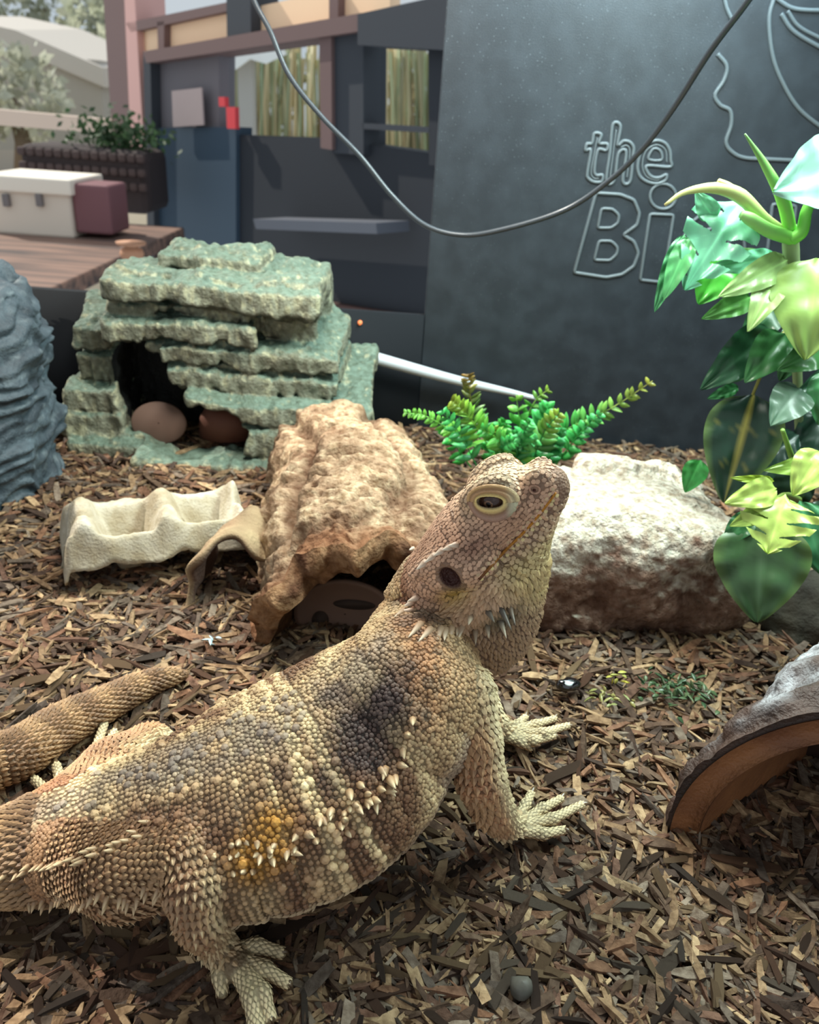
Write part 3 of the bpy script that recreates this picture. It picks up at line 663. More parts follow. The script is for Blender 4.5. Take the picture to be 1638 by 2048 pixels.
temple = [(850, 1126, 832, 1140), (868, 1112, 848, 1126), (884, 1102, 866, 1112), (900, 1095, 884, 1100), (912, 1090, 896, 1092), (823, 1205, 808, 1213), (833, 1196, 814, 1203), (822, 1222, 796, 1223), (826, 1098, 818, 1100), (836, 1075, 830, 1072), (842, 1062, 836, 1058)]
for (x, y, x1, y1), a in zip(temple, sides([q[:2] for q in temple])):
    z = (a - CAM) @ FW; tip = CAM + ray(x1, y1) * (z - .0012)
    spine(a, tip - a, np.linalg.norm(tip - a) * 1.0, .0012, srgb(190, 160, 136), srgb(240, 228, 206))
fl_ = []
for i in range(46):
    f_ = i / 45; base = spline([(760, 1565), (735, 1600), (680, 1625), (600, 1670), (540, 1690), (480, 1712), (430, 1722)], 46)[i]
    fl_.append((base[0] + rng.normal(0, 13), base[1] + rng.normal(0, 17), (1 - .6 * f_) * rng.uniform(.6, 1.2)))
for x, y in ((805, 1500), (800, 1530), (790, 1555), (770, 1540), (815, 1470), (825, 1440), (700, 1590), (720, 1570), (690, 1640), (640, 1640)): fl_.append((x, y, .8))
_a = sides([q[:2] for q in fl_])
for (x, y, k), a, n_ in zip(fl_, _a, grad(_a)):
    d = n_ * 1.0 + np.array([.15, -.1, -.15]) + rng.normal(0, .25, 3)
    spine(a, d, .0055 * k * rng.uniform(.75, 1.2), .0013 * (.6 + .4 * k), srgb(168, 134, 98), srgb(226, 206, 166))
_p = spline([(20, 1745), (100, 1735), (150, 1718), (210, 1700), (300, 1660)], 26) + rng.normal(0, 5, (26, 2)); _a = sides(_p)
for a, n_ in zip(_a, grad(_a)): spine(a, n_ * .7 + np.array([-.3, -.3, -.2]), .0032, .0009, srgb(150, 118, 84), srgb(216, 192, 150))
_p = spline([(60, 1800), (130, 1800), (200, 1800), (270, 1795), (318, 1780)], 24) + rng.normal(0, 6, (24, 2)); _a = sides(_p)
for a, n_ in zip(_a, grad(_a)): spine(a, n_ * .6 + np.array([-.1, -.1, -.6]), .0034, .0009, srgb(140, 108, 78), srgb(216, 190, 150))
# claws
clawm = mat('claw_horn', attr=True, rough=.3, spec=.6)
for L, T in ((toesN, ((1075, 1578), (1137, 1592), (1190, 1622), (1144, 1684))), (toesF, ((1058, 1424), (1122, 1434), (1160, 1472), (1125, 1496), (1070, 1516))), (toesH, ((582, 1920), (588, 1990), (548, 2062), (518, 2110), (446, 2005))), (toesG, ((222, 1432), (108, 1516), (240, 1446), (56, 1548)))):
    for q, (x, y) in zip(L, T):
        a = G(*q[-1]) - np.array([0, 0, .0003]) + np.array([0, 0, .0006]); e = G(x, y, .0012); mid = (a + e) / 2 + np.array([0, 0, .0022])
        v, f = tube(spline([a, mid, e], 9), np.linspace(.0013, .0001, 9), 7)
        k = np.repeat(np.linspace(0, 1, 9), 7); obj('claw', mesh('claw', v, f, mix(srgb(120, 96, 66), srgb(38, 32, 30), k)), clawm, LZ)
# eye: ball, pupil ring, folded lids
for s in (1, -1):
    c = hw(.77, s * .86, .70); ax = np.stack([HA, HC * s, HB], 1)
    m_, k_ = 20, 28; th = np.linspace(0, math.pi, m_)[1:-1]; w = np.arange(k_) / k_ * 2 * math.pi
    def sph(R, T_, Wd): return c + R * ((np.sin(T_) * np.cos(Wd))[..., None] * ax[:, 0] + (np.sin(T_) * np.sin(Wd))[..., None] * ax[:, 2] + np.cos(T_)[..., None] * ax[:, 1])
    th = np.linspace(.02, math.pi * .62, m_); tt, wwd = np.meshgrid(th, w, indexing='ij')
    R = .44 * HS; v = sph(R, tt, wwd).reshape(-1, 3); f = grid_faces(m_, k_, False, True)
    # gaze a little forward and up; pupil black, iris brown with a coppery inner rim
    gz = nrm(np.array([-.22, 1, .05])); dv = nrm((v - c) @ ax); ca = np.degrees(np.arccos(np.clip(dv @ gz, -1, 1)))
    col = mix(srgb(6, 5, 6), srgb(40, 28, 24), sstep(9, 11, ca)); col = mix(col, srgb(150, 112, 84), np.exp(-((ca - 14) / 2.0) ** 2) * .9); col = mix(col, srgb(58, 38, 32), sstep(16, 22, ca)); 
    obj('eyeball', mesh('eyeball', v, [f, np.arange(k_)[None, ::-1]], col), mat('eye_wet', attr=True, rough=.18, spec=.35, coat=.15), LZ)
    # lids: shells with an almond slit
    for upper in (1, 0):
        nu, nv = 34, 12; a_ = np.linspace(0, math.pi, nu); V = []; C_ = []
        for i, aa in enumerate(a_):
            slit = np.array([-.04 - .36 * math.cos(aa), (.17 if upper else -.15) * math.sin(aa) ** .8 + .07])
            rim = np.array([-.76 * math.cos(aa) + .02, (.58 if upper else -.76) * math.sin(aa)])
            for j in range(nv):
                f_ = j / (nv - 1); g = slit * (1 - f_) + rim * f_
                bulge = (.030 + .040 * math.sin(f_ * (16 if upper else 12)) * (.4 + .6 * math.sin(aa)) + .012 * math.sin(aa * 22 + f_ * 5) * (1 - f_)) * (1 if j else 0.2)
                r2 = g @ g; cr, sr = math.cos(.55), math.sin(.55); h = math.sqrt(max(.49 ** 2 - r2 * .36, .0016)) + bulge
                V.append(c + HS * ((g[0] * cr + g[1] * sr) * ax[:, 0] + (g[1] * cr - g[0] * sr) * ax[:, 2] + h * ax[:, 1]))
                yl = math.exp(-((f_ - .12) / .2) ** 2)
                cc = mix(srgb(190, 146, 108) if upper else srgb(166, 132, 114), srgb(240, 214, 136), yl * (.95 if upper else .8)); cc = mix(cc, srgb(214, 178, 118), math.exp(-((f_ - .8) / .2) ** 2) * .8 if upper else 0)
                cc = mix(cc, srgb(120, 84, 60), .85 * max(0, -math.sin(f_ * (16 if upper else 12)) - .2)); cc = mix(cc, srgb(208, 212, 176), .8 * sstep(.35, .6, g[0]) * (.4 if upper else .8))
                if j == 0: cc = srgb(60, 40, 30)
                C_.append(cc)
        me = mesh('eyelid', V, grid_faces(nu, nv), C_); o = obj('eyelid', me, mat('lid_skin', attr=True, rough=.6, bump='noise', bscale=900, bdist=.0004), LZ)
        o['label'] = 'yellowish %s eyelid' % ('upper' if upper else 'lower')
    # nostril rim, mouth line
    a = hw(1.86, s * .70, .27); pr = []
    ring = snaps([hw(1.86 + .15 * math.cos(q), s * .68, .27 + .135 * math.sin(q)) for q in np.linspace(0, 2 * math.pi, 13)[:-1]])
    v, f = tube(spline(ring, 36, True), .00042, 6, True); obj('nostril', mesh('nostril', v, f, srgb(196, 156, 132)), skin, LZ)
    v, f = lathe([(.0002, -.14), (.10, -.10), (.14, 0), (.10, .10), (.0002, .14)], (0, 0, 0), 12); hc_ = hl(ring.mean(0)) ; v = np.array([hw(hc_[0] + x * .75, hc_[1] - s * .05 + z * s * .3, hc_[2] + y * .72) for x, y, z in v])
    obj('nostril_hole', mesh('nostril_hole', v, f, srgb(74, 40, 34)), skin, LZ)
    if s == 1:
        near = sides([(1112, 984), (1098, 1004), (1079, 1028), (1060, 1051), (1040, 1072), (1020, 1091), (1000, 1112), (980, 1134), (958, 1158)]); q = spline(near, 50)
    else:
        loc = hl(near); loc[:, 1] *= -1; q = spline(snaps([hw(*x) for x in loc]), 50)
    v, f = tube(q + .0002 * s * HC, np.linspace(.00042, .0006, 50), 6)
    obj('mouth', mesh('mouth', v, f, mix(srgb(190, 128, 44), srgb(96, 56, 36), np.repeat(np.linspace(0, 1, 50) ** 3, 6))), skin, LZ)['label'] = 'orange line between the closed lips'
    for dz, szl, cl in ((.115, .0015, srgb(205, 176, 140)), (-.125, .0015, srgb(226, 206, 150))):
        qq = q[::3]; pp = snaps(qq + HB * dz * HS + HC * s * .001); nn = grad(pp); t_ = nrm(np.gradient(pp, axis=0)); t_ = nrm(t_ - nn * (t_ * nn).sum(1)[:, None])
        scales('plate', pp, nn, t_, szl, np.tile(cl, (len(pp), 1)) * rng.uniform(.85, 1.12, len(pp))[:, None], out=1.5)
o = flush('lip_scales', LZ)
# ---------------------------------------------------------------- rocks, hides and bark
def raw(fn, lo, hi, h): 
    v, f = iso(fn, lo, hi, h); return v, f, vnormals(v, f)
def sbox(p, c, r, rad=.004):
    q = np.abs(p - np.asarray(c)) - np.asarray(r) + rad
    return np.linalg.norm(np.maximum(q, 0), axis=1) + np.minimum(q.max(1), 0) - rad
# layered rock cave: slabs with ragged edges round a dark hole
YC = .555
def slab(x0, x1, y0, y1, yf, yb):
    a = W(x0, (y0 + y1) / 2, YC); b = W(x1, (y0 + y1) / 2, YC); t = W((x0 + x1) / 2, y0, YC)[2]; m = W((x0 + x1) / 2, y1, YC)[2]
    return (np.array([(a[0] + b[0]) / 2, (yf + yb) / 2, (t + m) / 2]), np.array([(b[0] - a[0]) / 2, (yb - yf) / 2, (t - m) / 2]))
SL = [slab(296, 506, 512, 560, .575, .618), slab(206, 470, 552, 606, .545, .62), (slab(380, 658, 556, 622, .538, .62)), slab(214, 520, 606, 640, .553, .618), slab(212, 512, 632, 684, .545, .618),
      slab(500, 640, 615, 700, .556, .618), slab(280, 512, 676, 716, .552, .618), slab(330, 690, 690, 742, .545, .62), slab(345, 690, 735, 790, .538, .62), slab(372, 730, 780, 836, .53, .62), slab(480, 730, 828, 890, .527, .62),
      slab(505, 640, 880, 950, .522, .60), slab(300, 640, 880, 960, .520, .548), slab(140, 215, 655, 720, .565, .618), slab(138, 225, 705, 780, .56, .618), slab(135, 240, 768, 830, .553, .618), slab(138, 262, 815, 880, .545, .618), slab(150, 330, 866, 935, .532, .60), slab(205, 640, 560, 900, .600, .622)]
hol = [W(x, y, YC) for x, y in ((222, 694), (300, 704), (342, 745), (372, 790), (470, 798), (512, 845), (500, 882), (372, 888), (272, 856), (236, 790))]
hp = np.array([(q[0], q[2]) for q in hol])
def in_poly(x, z, P_):
    """signed distance to a polygon (negative inside)"""
    d = np.full(len(x), 1e9); ins = np.zeros(len(x), bool)
    for i in range(len(P_)):
        a = P_[i]; b = P_[(i + 1) % len(P_)]; e = b - a; w = np.c_[x - a[0], z - a[1]]
        t = np.clip((w @ e) / (e @ e), 0, 1); d = np.minimum(d, np.linalg.norm(w - t[:, None] * e, axis=1))
        c = ((a[1] > z) != (b[1] > z)) & (x < (b[0] - a[0]) * (z - a[1]) / (b[1] - a[1] + 1e-12) + a[0]); ins ^= c
    return np.where(ins, -d, d)
def cave(p):
    q = p.copy(); tilt = (p[:, 0] + .155) * -.070; q[:, 2] = p[:, 2] - tilt * 0
    wz = p[:, 2] + .0035 * vn(p, 24, 3) + .0010 * vn(p, 90, 4)
    q[:, 2] = wz
    rag = .0042 * vn(p * [1, 1, .4], 50, 6) + .0020 * vn(p * [1, 1, .35], 170, 7) + .0010 * vn(p * [1, 1, .4], 380, 8)
    d = np.full(len(p), 1.0)
    for k_, (c, r) in enumerate(SL):
        if k_ == 18: d = np.minimum(d, sbox(q, c, r, .003)); continue
        jx = .005 * math.sin(k_ * 2.3); yf = c[1] - r[1] + .004 * math.sin(k_ * 4.1)
        q2 = q.copy(); q2[:, 2] -= (.10 if k_ < 3 else .30) * np.maximum(p[:, 1] - yf, -.01)
        d = np.minimum(d, sbox(q2, c + [jx, (yf - c[1] + r[1]) / 2, -.001], [r[0], r[1] - (yf - c[1] + r[1]) / 2, r[2] * .70], .0025))
        d = smin(d, sbox(q, c + [0, .006, 0], [r[0] - .006, r[1] - .007, r[2] * 1.15], .004), .0015)
    d = d + rag
    hd = np.maximum(in_poly(p[:, 0], p[:, 2], hp) + .003 * vn(p, 110, 9), np.maximum(p[:, 1] - .598, .4 - p[:, 1]))
    return smax(d, -hd, .002)
v, f, n = raw(cave, (-.275, .505, -.012), (-.03, .629, .148), .0013)
N1 = fbm(v, 40, 21, 4); N2 = vn(v * [1, 1, .35], 260, 22); N3 = vn(v, 500, 23)
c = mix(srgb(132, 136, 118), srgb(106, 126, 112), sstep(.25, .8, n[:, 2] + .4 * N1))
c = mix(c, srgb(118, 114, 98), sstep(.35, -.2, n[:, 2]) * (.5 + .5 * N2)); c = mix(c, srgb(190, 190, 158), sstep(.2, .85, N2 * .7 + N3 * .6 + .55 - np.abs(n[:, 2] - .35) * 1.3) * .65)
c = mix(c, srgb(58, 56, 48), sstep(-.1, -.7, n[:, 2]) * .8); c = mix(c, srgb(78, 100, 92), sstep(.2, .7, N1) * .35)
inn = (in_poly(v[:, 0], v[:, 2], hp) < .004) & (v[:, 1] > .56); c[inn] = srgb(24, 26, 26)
rockm = mat('painted_resin', attr=True, rough=.7, spec=.35, noise=(.62, .60, .55), nscale=260, bump='noise', bscale=500, bdist=.0012)
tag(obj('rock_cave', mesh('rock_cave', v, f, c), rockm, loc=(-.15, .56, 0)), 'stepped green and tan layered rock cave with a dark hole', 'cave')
# grey carved stump
def stump(p):
    c0 = np.array([-.311, .482]); a = np.arctan2(p[:, 1] - c0[1], p[:, 0] - c0[0]); r = np.hypot(p[:, 0] - c0[0], p[:, 1] - c0[1])
    ph = p[:, 2] * 1 + .010 * vn(np.c_[np.cos(a), np.sin(a), p[:, 2] * 12], 2.2, 31) + .005 * vn(p, 60, 32)
    rid = .006 * vn(p * [1, 1, 1.6], 42, 35) + .0024 * np.abs(np.sin(ph * 2 * math.pi / .026)) ** .7 * (1 + vn(p, 30, 38)) + .0016 * np.sin(ph * 2 * math.pi / .0095 + 3 * vn(p, 50, 39)) + .0026 * vn(p * [1, 1, 2], 90, 33)
    R = .066 - .055 * np.maximum(p[:, 2] - .06, 0) ** 1.1 + rid + .006 * vn(p, 30, 34)
    top = .134 - .50 * np.maximum(p[:, 0] + .281, 0) + .006 * vn(p, 55, 36) + .004 * vn(p, 130, 37)
    return smax(r - R, p[:, 2] - top, .010) * .8
v, f, n = raw(stump, (-.400, .390, -.012), (-.222, .574, .156), .0017)
c = mix(srgb(84, 100, 108), srgb(48, 60, 68), .5 + .9 * fbm(v * [1, 1, 3], 45, 41, 3)); c = mix(c, srgb(116, 130, 134), sstep(.25, .8, vn(v * [1, 1, 4], 110, 42)) * .5)
tag(obj('grey_stump', mesh('grey_stump', v, f, c), mat('grey_resin', attr=True, rough=.65, bump='noise', bscale=420, bdist=.001, noise=(.7, .7, .72), nscale=200), loc=(-.311, .482, 0)), 'slate grey resin stump with wavy carved ridges at the left edge', 'ornament')
# cork bark tunnel
NU, NV = 170, 190
A0 = np.array([-.016, .318]); A1 = np.array([-.046, .512])
def cork(u, v_, ins):
    th = math.pi * (1.04 - 1.08 * u); ax = A0[None] * (1 - v_)[:, None] + A1[None] * v_[:, None]
    rx = .059 + .004 * np.sin(v_ * 7) - .013 * v_ - .013 * np.exp(-((v_ - .20) / .13) ** 2) * (np.cos(th) < 0) * np.abs(np.cos(th)); rz = .058 + .008 * np.exp(-((v_ - .62) / .2) ** 2) - .006 * v_
    base = np.stack([ax[:, 0] + rx * np.cos(th), ax[:, 1], np.maximum(rz * np.sin(th), -.01)], 1); nn = np.stack([np.cos(th), 0 * th, np.sin(th)], 1)
    if ins: return base - nn * (.013 + .004 * vn(base, 60, 55))[:, None], base
    lob = np.abs(np.sin(v_ * 36 + 2.2 * vn(base, 20, 50) + 1.6 * np.sin(u * 9))) ** .5
    sp_ = 1 - np.exp(-((u - .62 + .05 * np.sin(v_ * 9)) / .035) ** 2) - .8 * np.exp(-((u - .30 + .04 * np.sin(v_ * 6 + 1)) / .03) ** 2)
    d = .0065 * lob * np.clip(sp_, 0, 1) * sstep(.02, .25, v_) + .0070 * fbm(base * [1, 1.4, 1], 26, 51, 4) + .0026 * vn(base * [.7, 1.5, .7], 170, 52) + .0017 * vn(base * [.6, 1.5, .6], 400, 53) - .005 * sstep(.30, .10, cell(base, 95, 54)[0]) * sstep(-.1, .4, vn(base, 30, 56)) + .004 * (np.clip(sp_, 0, 1) - .6)
    d = d - .007 * np.exp(-((u - .60) / .035) ** 2 - ((v_ - .055) / .03) ** 2) - .007 * np.exp(-((u - .74) / .03) ** 2 - ((v_ - .08) / .03) ** 2) - .004 * np.exp(-((v_ - .12) / .03) ** 2)
    return base + nn * d[:, None], base
uu, vv = np.meshgrid(np.linspace(0, 1, NU), np.linspace(0, 1, NV), indexing='ij'); uu = uu.ravel(); vv = vv.ravel()
wob = np.zeros(len(uu))
o_, b_ = cork(uu, vv, False); i_, _ = cork(uu, vv, True)
edge = (.013 * vn(np.c_[uu * 6, 0 * uu, 0 * uu], 1.5, 58) + .004 * vn(np.c_[uu * 20, 0 * uu, 0 * uu], 1.5, 59)) * np.clip(1 - vv * 3, 0, 1); o_[:, 1] += edge; i_[:, 1] += edge
gf = grid_faces(NU, NV); m_ = NU * NV
idx = np.arange(m_).reshape(NU, NV); rim = []
for a in (idx[:, 0], idx[::-1, -1], idx[0, ::-1], idx[-1, :]): rim.append(np.stack([a[:-1], a[1:], a[1:] + m_, a[:-1] + m_], 1))
nr = 9; fr_ = np.linspace(0, 1, nr)[:, None, None]; e_o = o_[idx[:, 0]]; e_i = i_[idx[:, 0]]; rg = e_o[None] * (1 - fr_) + e_i[None] * fr_
pp_ = rg.reshape(-1, 3); bul = np.sin(np.repeat(np.linspace(0, 1, nr), NU) * math.pi); pp_ = pp_ + np.outer(bul * (-.004 + .0055 * vn(pp_, 70, 64) + .003 * vn(pp_ * [1, 1, 1], 190, 65) + .0012 * vn(pp_, 500, 66)), [0, 1, 0])
v = np.r_[o_, i_, pp_]; f = [gf[:, ::-1], gf + m_] + [r_[:, ::-1] for r_ in rim[1:]] + [grid_faces(nr, NU)[:, ::-1] + 2 * m_]
N1 = fbm(b_, 30, 61, 4); N2 = vn(o_, 330, 62)
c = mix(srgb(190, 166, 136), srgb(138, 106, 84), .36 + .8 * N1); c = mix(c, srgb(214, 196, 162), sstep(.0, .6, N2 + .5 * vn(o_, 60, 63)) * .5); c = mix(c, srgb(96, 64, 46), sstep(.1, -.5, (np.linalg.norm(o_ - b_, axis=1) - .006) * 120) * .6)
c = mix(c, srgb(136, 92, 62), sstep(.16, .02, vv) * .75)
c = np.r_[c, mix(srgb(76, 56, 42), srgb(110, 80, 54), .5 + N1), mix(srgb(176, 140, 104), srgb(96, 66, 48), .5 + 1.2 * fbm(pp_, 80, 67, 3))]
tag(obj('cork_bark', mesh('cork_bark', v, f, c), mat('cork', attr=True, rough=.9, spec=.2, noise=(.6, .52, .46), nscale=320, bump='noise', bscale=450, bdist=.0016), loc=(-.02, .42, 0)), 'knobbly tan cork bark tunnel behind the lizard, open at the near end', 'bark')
# pale torn egg tray
ang = math.atan2(.060, .125); M2 = np.array([[math.cos(ang), math.sin(ang)], [-math.sin(ang), math.cos(ang)]]); e0 = np.array([-.178, .346])
nu, nv = 120, 60; u, w = np.meshgrid(np.linspace(0, .104, nu), np.linspace(0, .056, nv), indexing='ij'); u = u.ravel(); w = w.ravel()
per = .043
def eggz(u, w):
    a = np.abs(((u + .008) / per + .5) % 1 - .5) * 2; b = np.abs((w / .050 + .5) % 1 - .5) * 2
    z = .006 + .021 * sstep(.15, .75, np.maximum(a, 1 - b) * (1 - .25 * a * b)) - .012 * sstep(.5, 1, b) * sstep(.6, 0, a)
    pk = np.exp(-((a - 1) / .35) ** 2 - ((b - .55) / .5) ** 2) * .010
    return z + pk
keep_e = .0045 * vn(np.c_[u, w, 0 * u], 80, 70)
z = eggz(u, w) * (1 - .75 * sstep(.006 + keep_e, -.001, u)) * sstep(-.004, .010 + keep_e, .104 - u) * (.35 + .65 * sstep(-.002, .007 + keep_e, w)) * (.45 + .55 * sstep(-.002, .008 + keep_e, .056 - w)) + .001
ww_ = w + .004 * vn(np.c_[u, w * 0, w * 0], 60, 71) * (w < .02)
x = np.c_[u, ww_] @ M2 + e0; v = np.c_[x, z + .0006 * vn(np.c_[u, w, z], 400, 72)]
f = grid_faces(nu, nv); N_ = vnormals(v, [f]); th_ = .0016; v2 = v - N_ * th_
idx = np.arange(nu * nv).reshape(nu, nv); rim = [np.stack([a[:-1], a[1:], a[1:] + nu * nv, a[:-1] + nu * nv], 1)[:, ::-1] for a in (idx[:, 0], idx[::-1, -1], idx[0, ::-1], idx[-1, :])]
c = mix(srgb(206, 202, 186), srgb(160, 144, 116), .4 + .8 * fbm(v, 45, 74, 3)); c = mix(c, srgb(112, 84, 54), sstep(.13, .100, -u + .22) * .6 * (.5 + .5 * vn(v, 90, 75)))
tag(obj('egg_tray', mesh('egg_tray', np.r_[v, v2], [f, f[:, ::-1] + nu * nv] + rim, np.r_[c, c * .9]), mat('pulp_card', attr=True, rough=.9, spec=.15, noise=(.82, .78, .7), nscale=150, bump='noise', bscale=700, bdist=.0006), loc=(e0[0], e0[1], 0)), 'torn piece of pale cardboard egg tray on the chips', 'egg tray')
# pale boulder
def boulder(p):
    q = p - np.array([.119, .398, .022]); a = .10; q = np.c_[q[:, 0] * math.cos(a) + q[:, 1] * math.sin(a), -q[:, 0] * math.sin(a) + q[:, 1] * math.cos(a), q[:, 2] - .05 * q[:, 0] * 0]
    q[:, 2] += .10 * q[:, 1] + .14 * np.maximum(q[:, 0] - .03, 0)
    d = sbox(q, (0, 0, 0), (.066, .051, .037), .020)
    d = smin(d, sbox(q, (.016, .040, .036), (.032, .010, .006), .005), .004)
    cr = fbm(p, 60, 81, 4)
    return d + .0055 * vn(p, 32, 80) + .0050 * cr * sstep(.068, .050, p[:, 2]) + .0016 * vn(p, 300, 83)
v, f, n = raw(boulder, (.02, .315, -.03), (.245, .485, .092), .0015)
N1 = fbm(v, 60, 81, 4); N2 = fbm(v * [1, 1, 1.6], 150, 85, 3); N3 = fbm(v, 22, 86, 2)
crust = sstep(-.05, .45, N2 + .8 * N3 + .8 * (v[:, 2] - .034) / .03 + .12)
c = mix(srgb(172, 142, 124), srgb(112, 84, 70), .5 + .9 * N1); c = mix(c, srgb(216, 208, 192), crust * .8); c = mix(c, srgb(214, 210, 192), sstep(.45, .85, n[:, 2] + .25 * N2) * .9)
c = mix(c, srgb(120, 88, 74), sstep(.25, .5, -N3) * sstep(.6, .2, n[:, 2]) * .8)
c = mix(c, srgb(100, 92, 60), sstep(.0, .5, fbm(v, 30, 88, 2)) * sstep(.14, .18, v[:, 0]) * .5)
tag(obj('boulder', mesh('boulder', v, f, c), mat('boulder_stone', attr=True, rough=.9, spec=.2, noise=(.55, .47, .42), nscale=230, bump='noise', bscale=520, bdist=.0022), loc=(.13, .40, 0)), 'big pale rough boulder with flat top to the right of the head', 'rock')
def dark_rock(p):
    q = p - np.array([.268, .366, .006]); return ell(q, np.zeros(3), (.072, .030, .034)) + .006 * vn(p, 35, 90) + .002 * vn(p, 160, 91)
v, f, n = raw(dark_rock, (.185, .325, -.03), (.350, .405, .06), .002)
c = mix(srgb(70, 66, 50), srgb(46, 44, 36), .5 + fbm(v, 40, 92, 3)); tag(obj('dark_stone', mesh('dark_stone', v, f, c), mat('dark_stone_skin', attr=True, rough=.85, bump='noise', bscale=400, bdist=.001), loc=(.268, .366, 0)), 'low dark stone in the shade below the leafy plant', 'stone')
# half log hide
al = math.radians(-8); U2 = np.array([math.cos(al), math.sin(al), 0]); V2 = nrm(np.array([.78, .62, 0])); fo = G(1333, 1660, 0)
RL = .0625; cen = fo + U2 * (RL + .001); LEN = .085
def logarc(th, r, d): return cen + np.cos(th)[:, None] * (r if np.isscalar(r) else r[:, None]) * U2 + np.sin(th)[:, None] * (r if np.isscalar(r) else r[:, None]) * Z3 + (d if np.isscalar(d) else d[:, None]) * V2 + .006 * Z3
nt_, nd_ = 150, 60; T_, D_ = np.meshgrid(np.linspace(math.pi * 1.08, -.25, nt_), np.linspace(0, 1, nd_), indexing='ij'); T_ = T_.ravel(); D_ = D_.ravel()
# brown clay core
r_in, r_out = RL - .0105, RL
vi = logarc(T_, r_in, D_ * LEN); vo = logarc(T_, r_out, D_ * LEN); f = grid_faces(nt_, nd_); mm = nt_ * nd_
idx = np.arange(mm).reshape(nt_, nd_); rim = [np.stack([a[:-1], a[1:], a[1:] + mm, a[:-1] + mm], 1) for a in (idx[:, 0], idx[::-1, -1], idx[0, ::-1], idx[-1, :])]
LG = empty('log_hide', fo, 'half log hide with brown arched mouth at the lower right', 'hide')
vcore = np.r_[vo, vi]; cc = mix(srgb(150, 98, 58), srgb(112, 68, 42), .5 + .9 * fbm(vcore, 70, 95, 3))
obj('inner_shell', mesh('inner_shell', vcore, [f, f[:, ::-1] + mm] + rim, cc), mat('brown_resin', attr=True, rough=.6, bump='noise', bscale=600, bdist=.0008), LG)['label'] = 'smooth brown arched inner wall'
b0 = logarc(T_, RL, D_ * LEN)
step = np.maximum(0, np.sin(D_ * 9 + 2 * vn(b0, 40, 96))) * .5
thk = .0062 + .0105 * sstep(.1, .9, D_ + .35 * vn(b0, 45, 97)) * np.clip(np.sin(T_) * 1.7, .25, 1) + .0022 * vn(b0, 130, 98) + .0014 * vn(b0 * [1, .4, 1], 380, 99) + .002 * np.abs(vn(b0 * [.4, 1, 1], 90, 94))
thk *= .45 + .55 * sstep(.0, .13, D_ + .03 * vn(b0, 160, 86))
vb = logarc(T_, RL + thk, D_ * (LEN + .004) + .0012); vi2 = logarc(T_, RL - .0005, D_ * (LEN + .003) + .0012)
bw = np.linspace(math.pi * 1.08, -.25, 40); cv = logarc(bw, RL - .004, LEN * .97); cv2 = logarc(bw, RL - .004, LEN * .93); nb = len(bw); ib = np.arange(nb); jb = (ib + 1) % nb
obj('added_dark_cap', mesh('added_dark_cap', np.r_[cv, cv2], [ib[None], ib[None, ::-1] + nb, np.stack([jb, ib, ib + nb, jb + nb], 1)], srgb(70, 46, 34)), mat('added_cap_dark', attr=True, rough=.8), LG)  # cap added so the log mouth stays dark inside
grn = sstep(-.1, .5, fbm(vb, 60, 93, 3) + .5 * (np.clip(np.sin(T_), 0, 1) - .3) + .6 * sstep(.1, .4, D_) - .25) * sstep(.07, .16, D_ + .05 * vn(vb, 90, 85))
cb = mix(srgb(84, 62, 52), srgb(56, 42, 36), .5 + fbm(vb, 110, 91, 3)); cb = mix(cb, srgb(172, 174, 178), grn * (.55 + .45 * (vn(vb, 420, 90) > -.2))); cb = mix(cb, srgb(44, 40, 40), sstep(.35, .7, vn(vb, 560, 89)) * .8 * grn)
cb = mix(cb, srgb(150, 74, 66), sstep(.25, .55, vn(vb, 42, 87)) * sstep(.3, .6, D_) * .8)
obj('bark_crust', mesh('bark_crust', np.r_[vb, vi2], [f, f[:, ::-1] + mm] + rim, np.r_[cb, cb * .6]), mat('log_bark', attr=True, rough=.6, spec=.5, bump='noise', bscale=650, bdist=.0014), LG)['label'] = 'grey flecked bark crust on the outside'
# front glass reflections built as a solid disc and lid; a hump behind
v, f = lathe([(.0005, -.0015), (.0185, -.0015), (.0195, -.0005), (.0195, .0005), (.0185, .0015), (.0005, .0015)], (0, 0, 0), 40)
def stand(v, at, tilt, yaw, sx=1, sz=1):
    v = v * [sx, sz, 1]; r1 = np.array([[1, 0, 0], [0, math.cos(tilt), -math.sin(tilt)], [0, math.sin(tilt), math.cos(tilt)]]); r2 = np.array([[math.cos(yaw), -math.sin(yaw), 0], [math.sin(yaw), math.cos(yaw), 0], [0, 0, 1]])
    return v @ r1.T @ r2.T + at
dm = mat('dull_brown', col=tuple(srgb(112, 88, 76)), rough=.7); dm2 = mat('rust_brown', col=tuple(srgb(104, 62, 46)), rough=.7); dkm = mat('dark_hollow', col=tuple(srgb(58, 46, 40)), rough=.8)
at = W(318, 846, .553); tag(obj('disc_reflection', mesh('disc_reflection', stand(v, at, math.radians(75), .1, 1.05, .82), f), dm, loc=at), 'flat brown glass reflection, built as a disc in the mouth of the layered cave', 'reflection disc')
at = W(452, 842, .566); 
v2_, f2_ = lathe([(.0005, .013), (.008, .0125), (.016, .009), (.020, .002), (.021, -.012), (.0005, -.012)], at, 32); v2_ = (v2_ - at) * [1, .7, 1] + at
tag(obj('rust_hump', mesh('rust_hump', v2_, f2_), dm2, loc=at), 'rust brown hump inside the layered cave behind the disc-shaped reflection', 'hump')
at = W(690, 1228, .338); LD = empty('oval_reflection', at, 'dull brown oval glass reflection with two hollows, built as a lid inside the cork tunnel', 'lid')  # the lid stands in for a front glass reflection
pr = [(.0005, -.002), (.029, -.002), (.031, 0), (.0305, .0018), (.027, .002), (.0255, .0004), (.0005, .0004)]
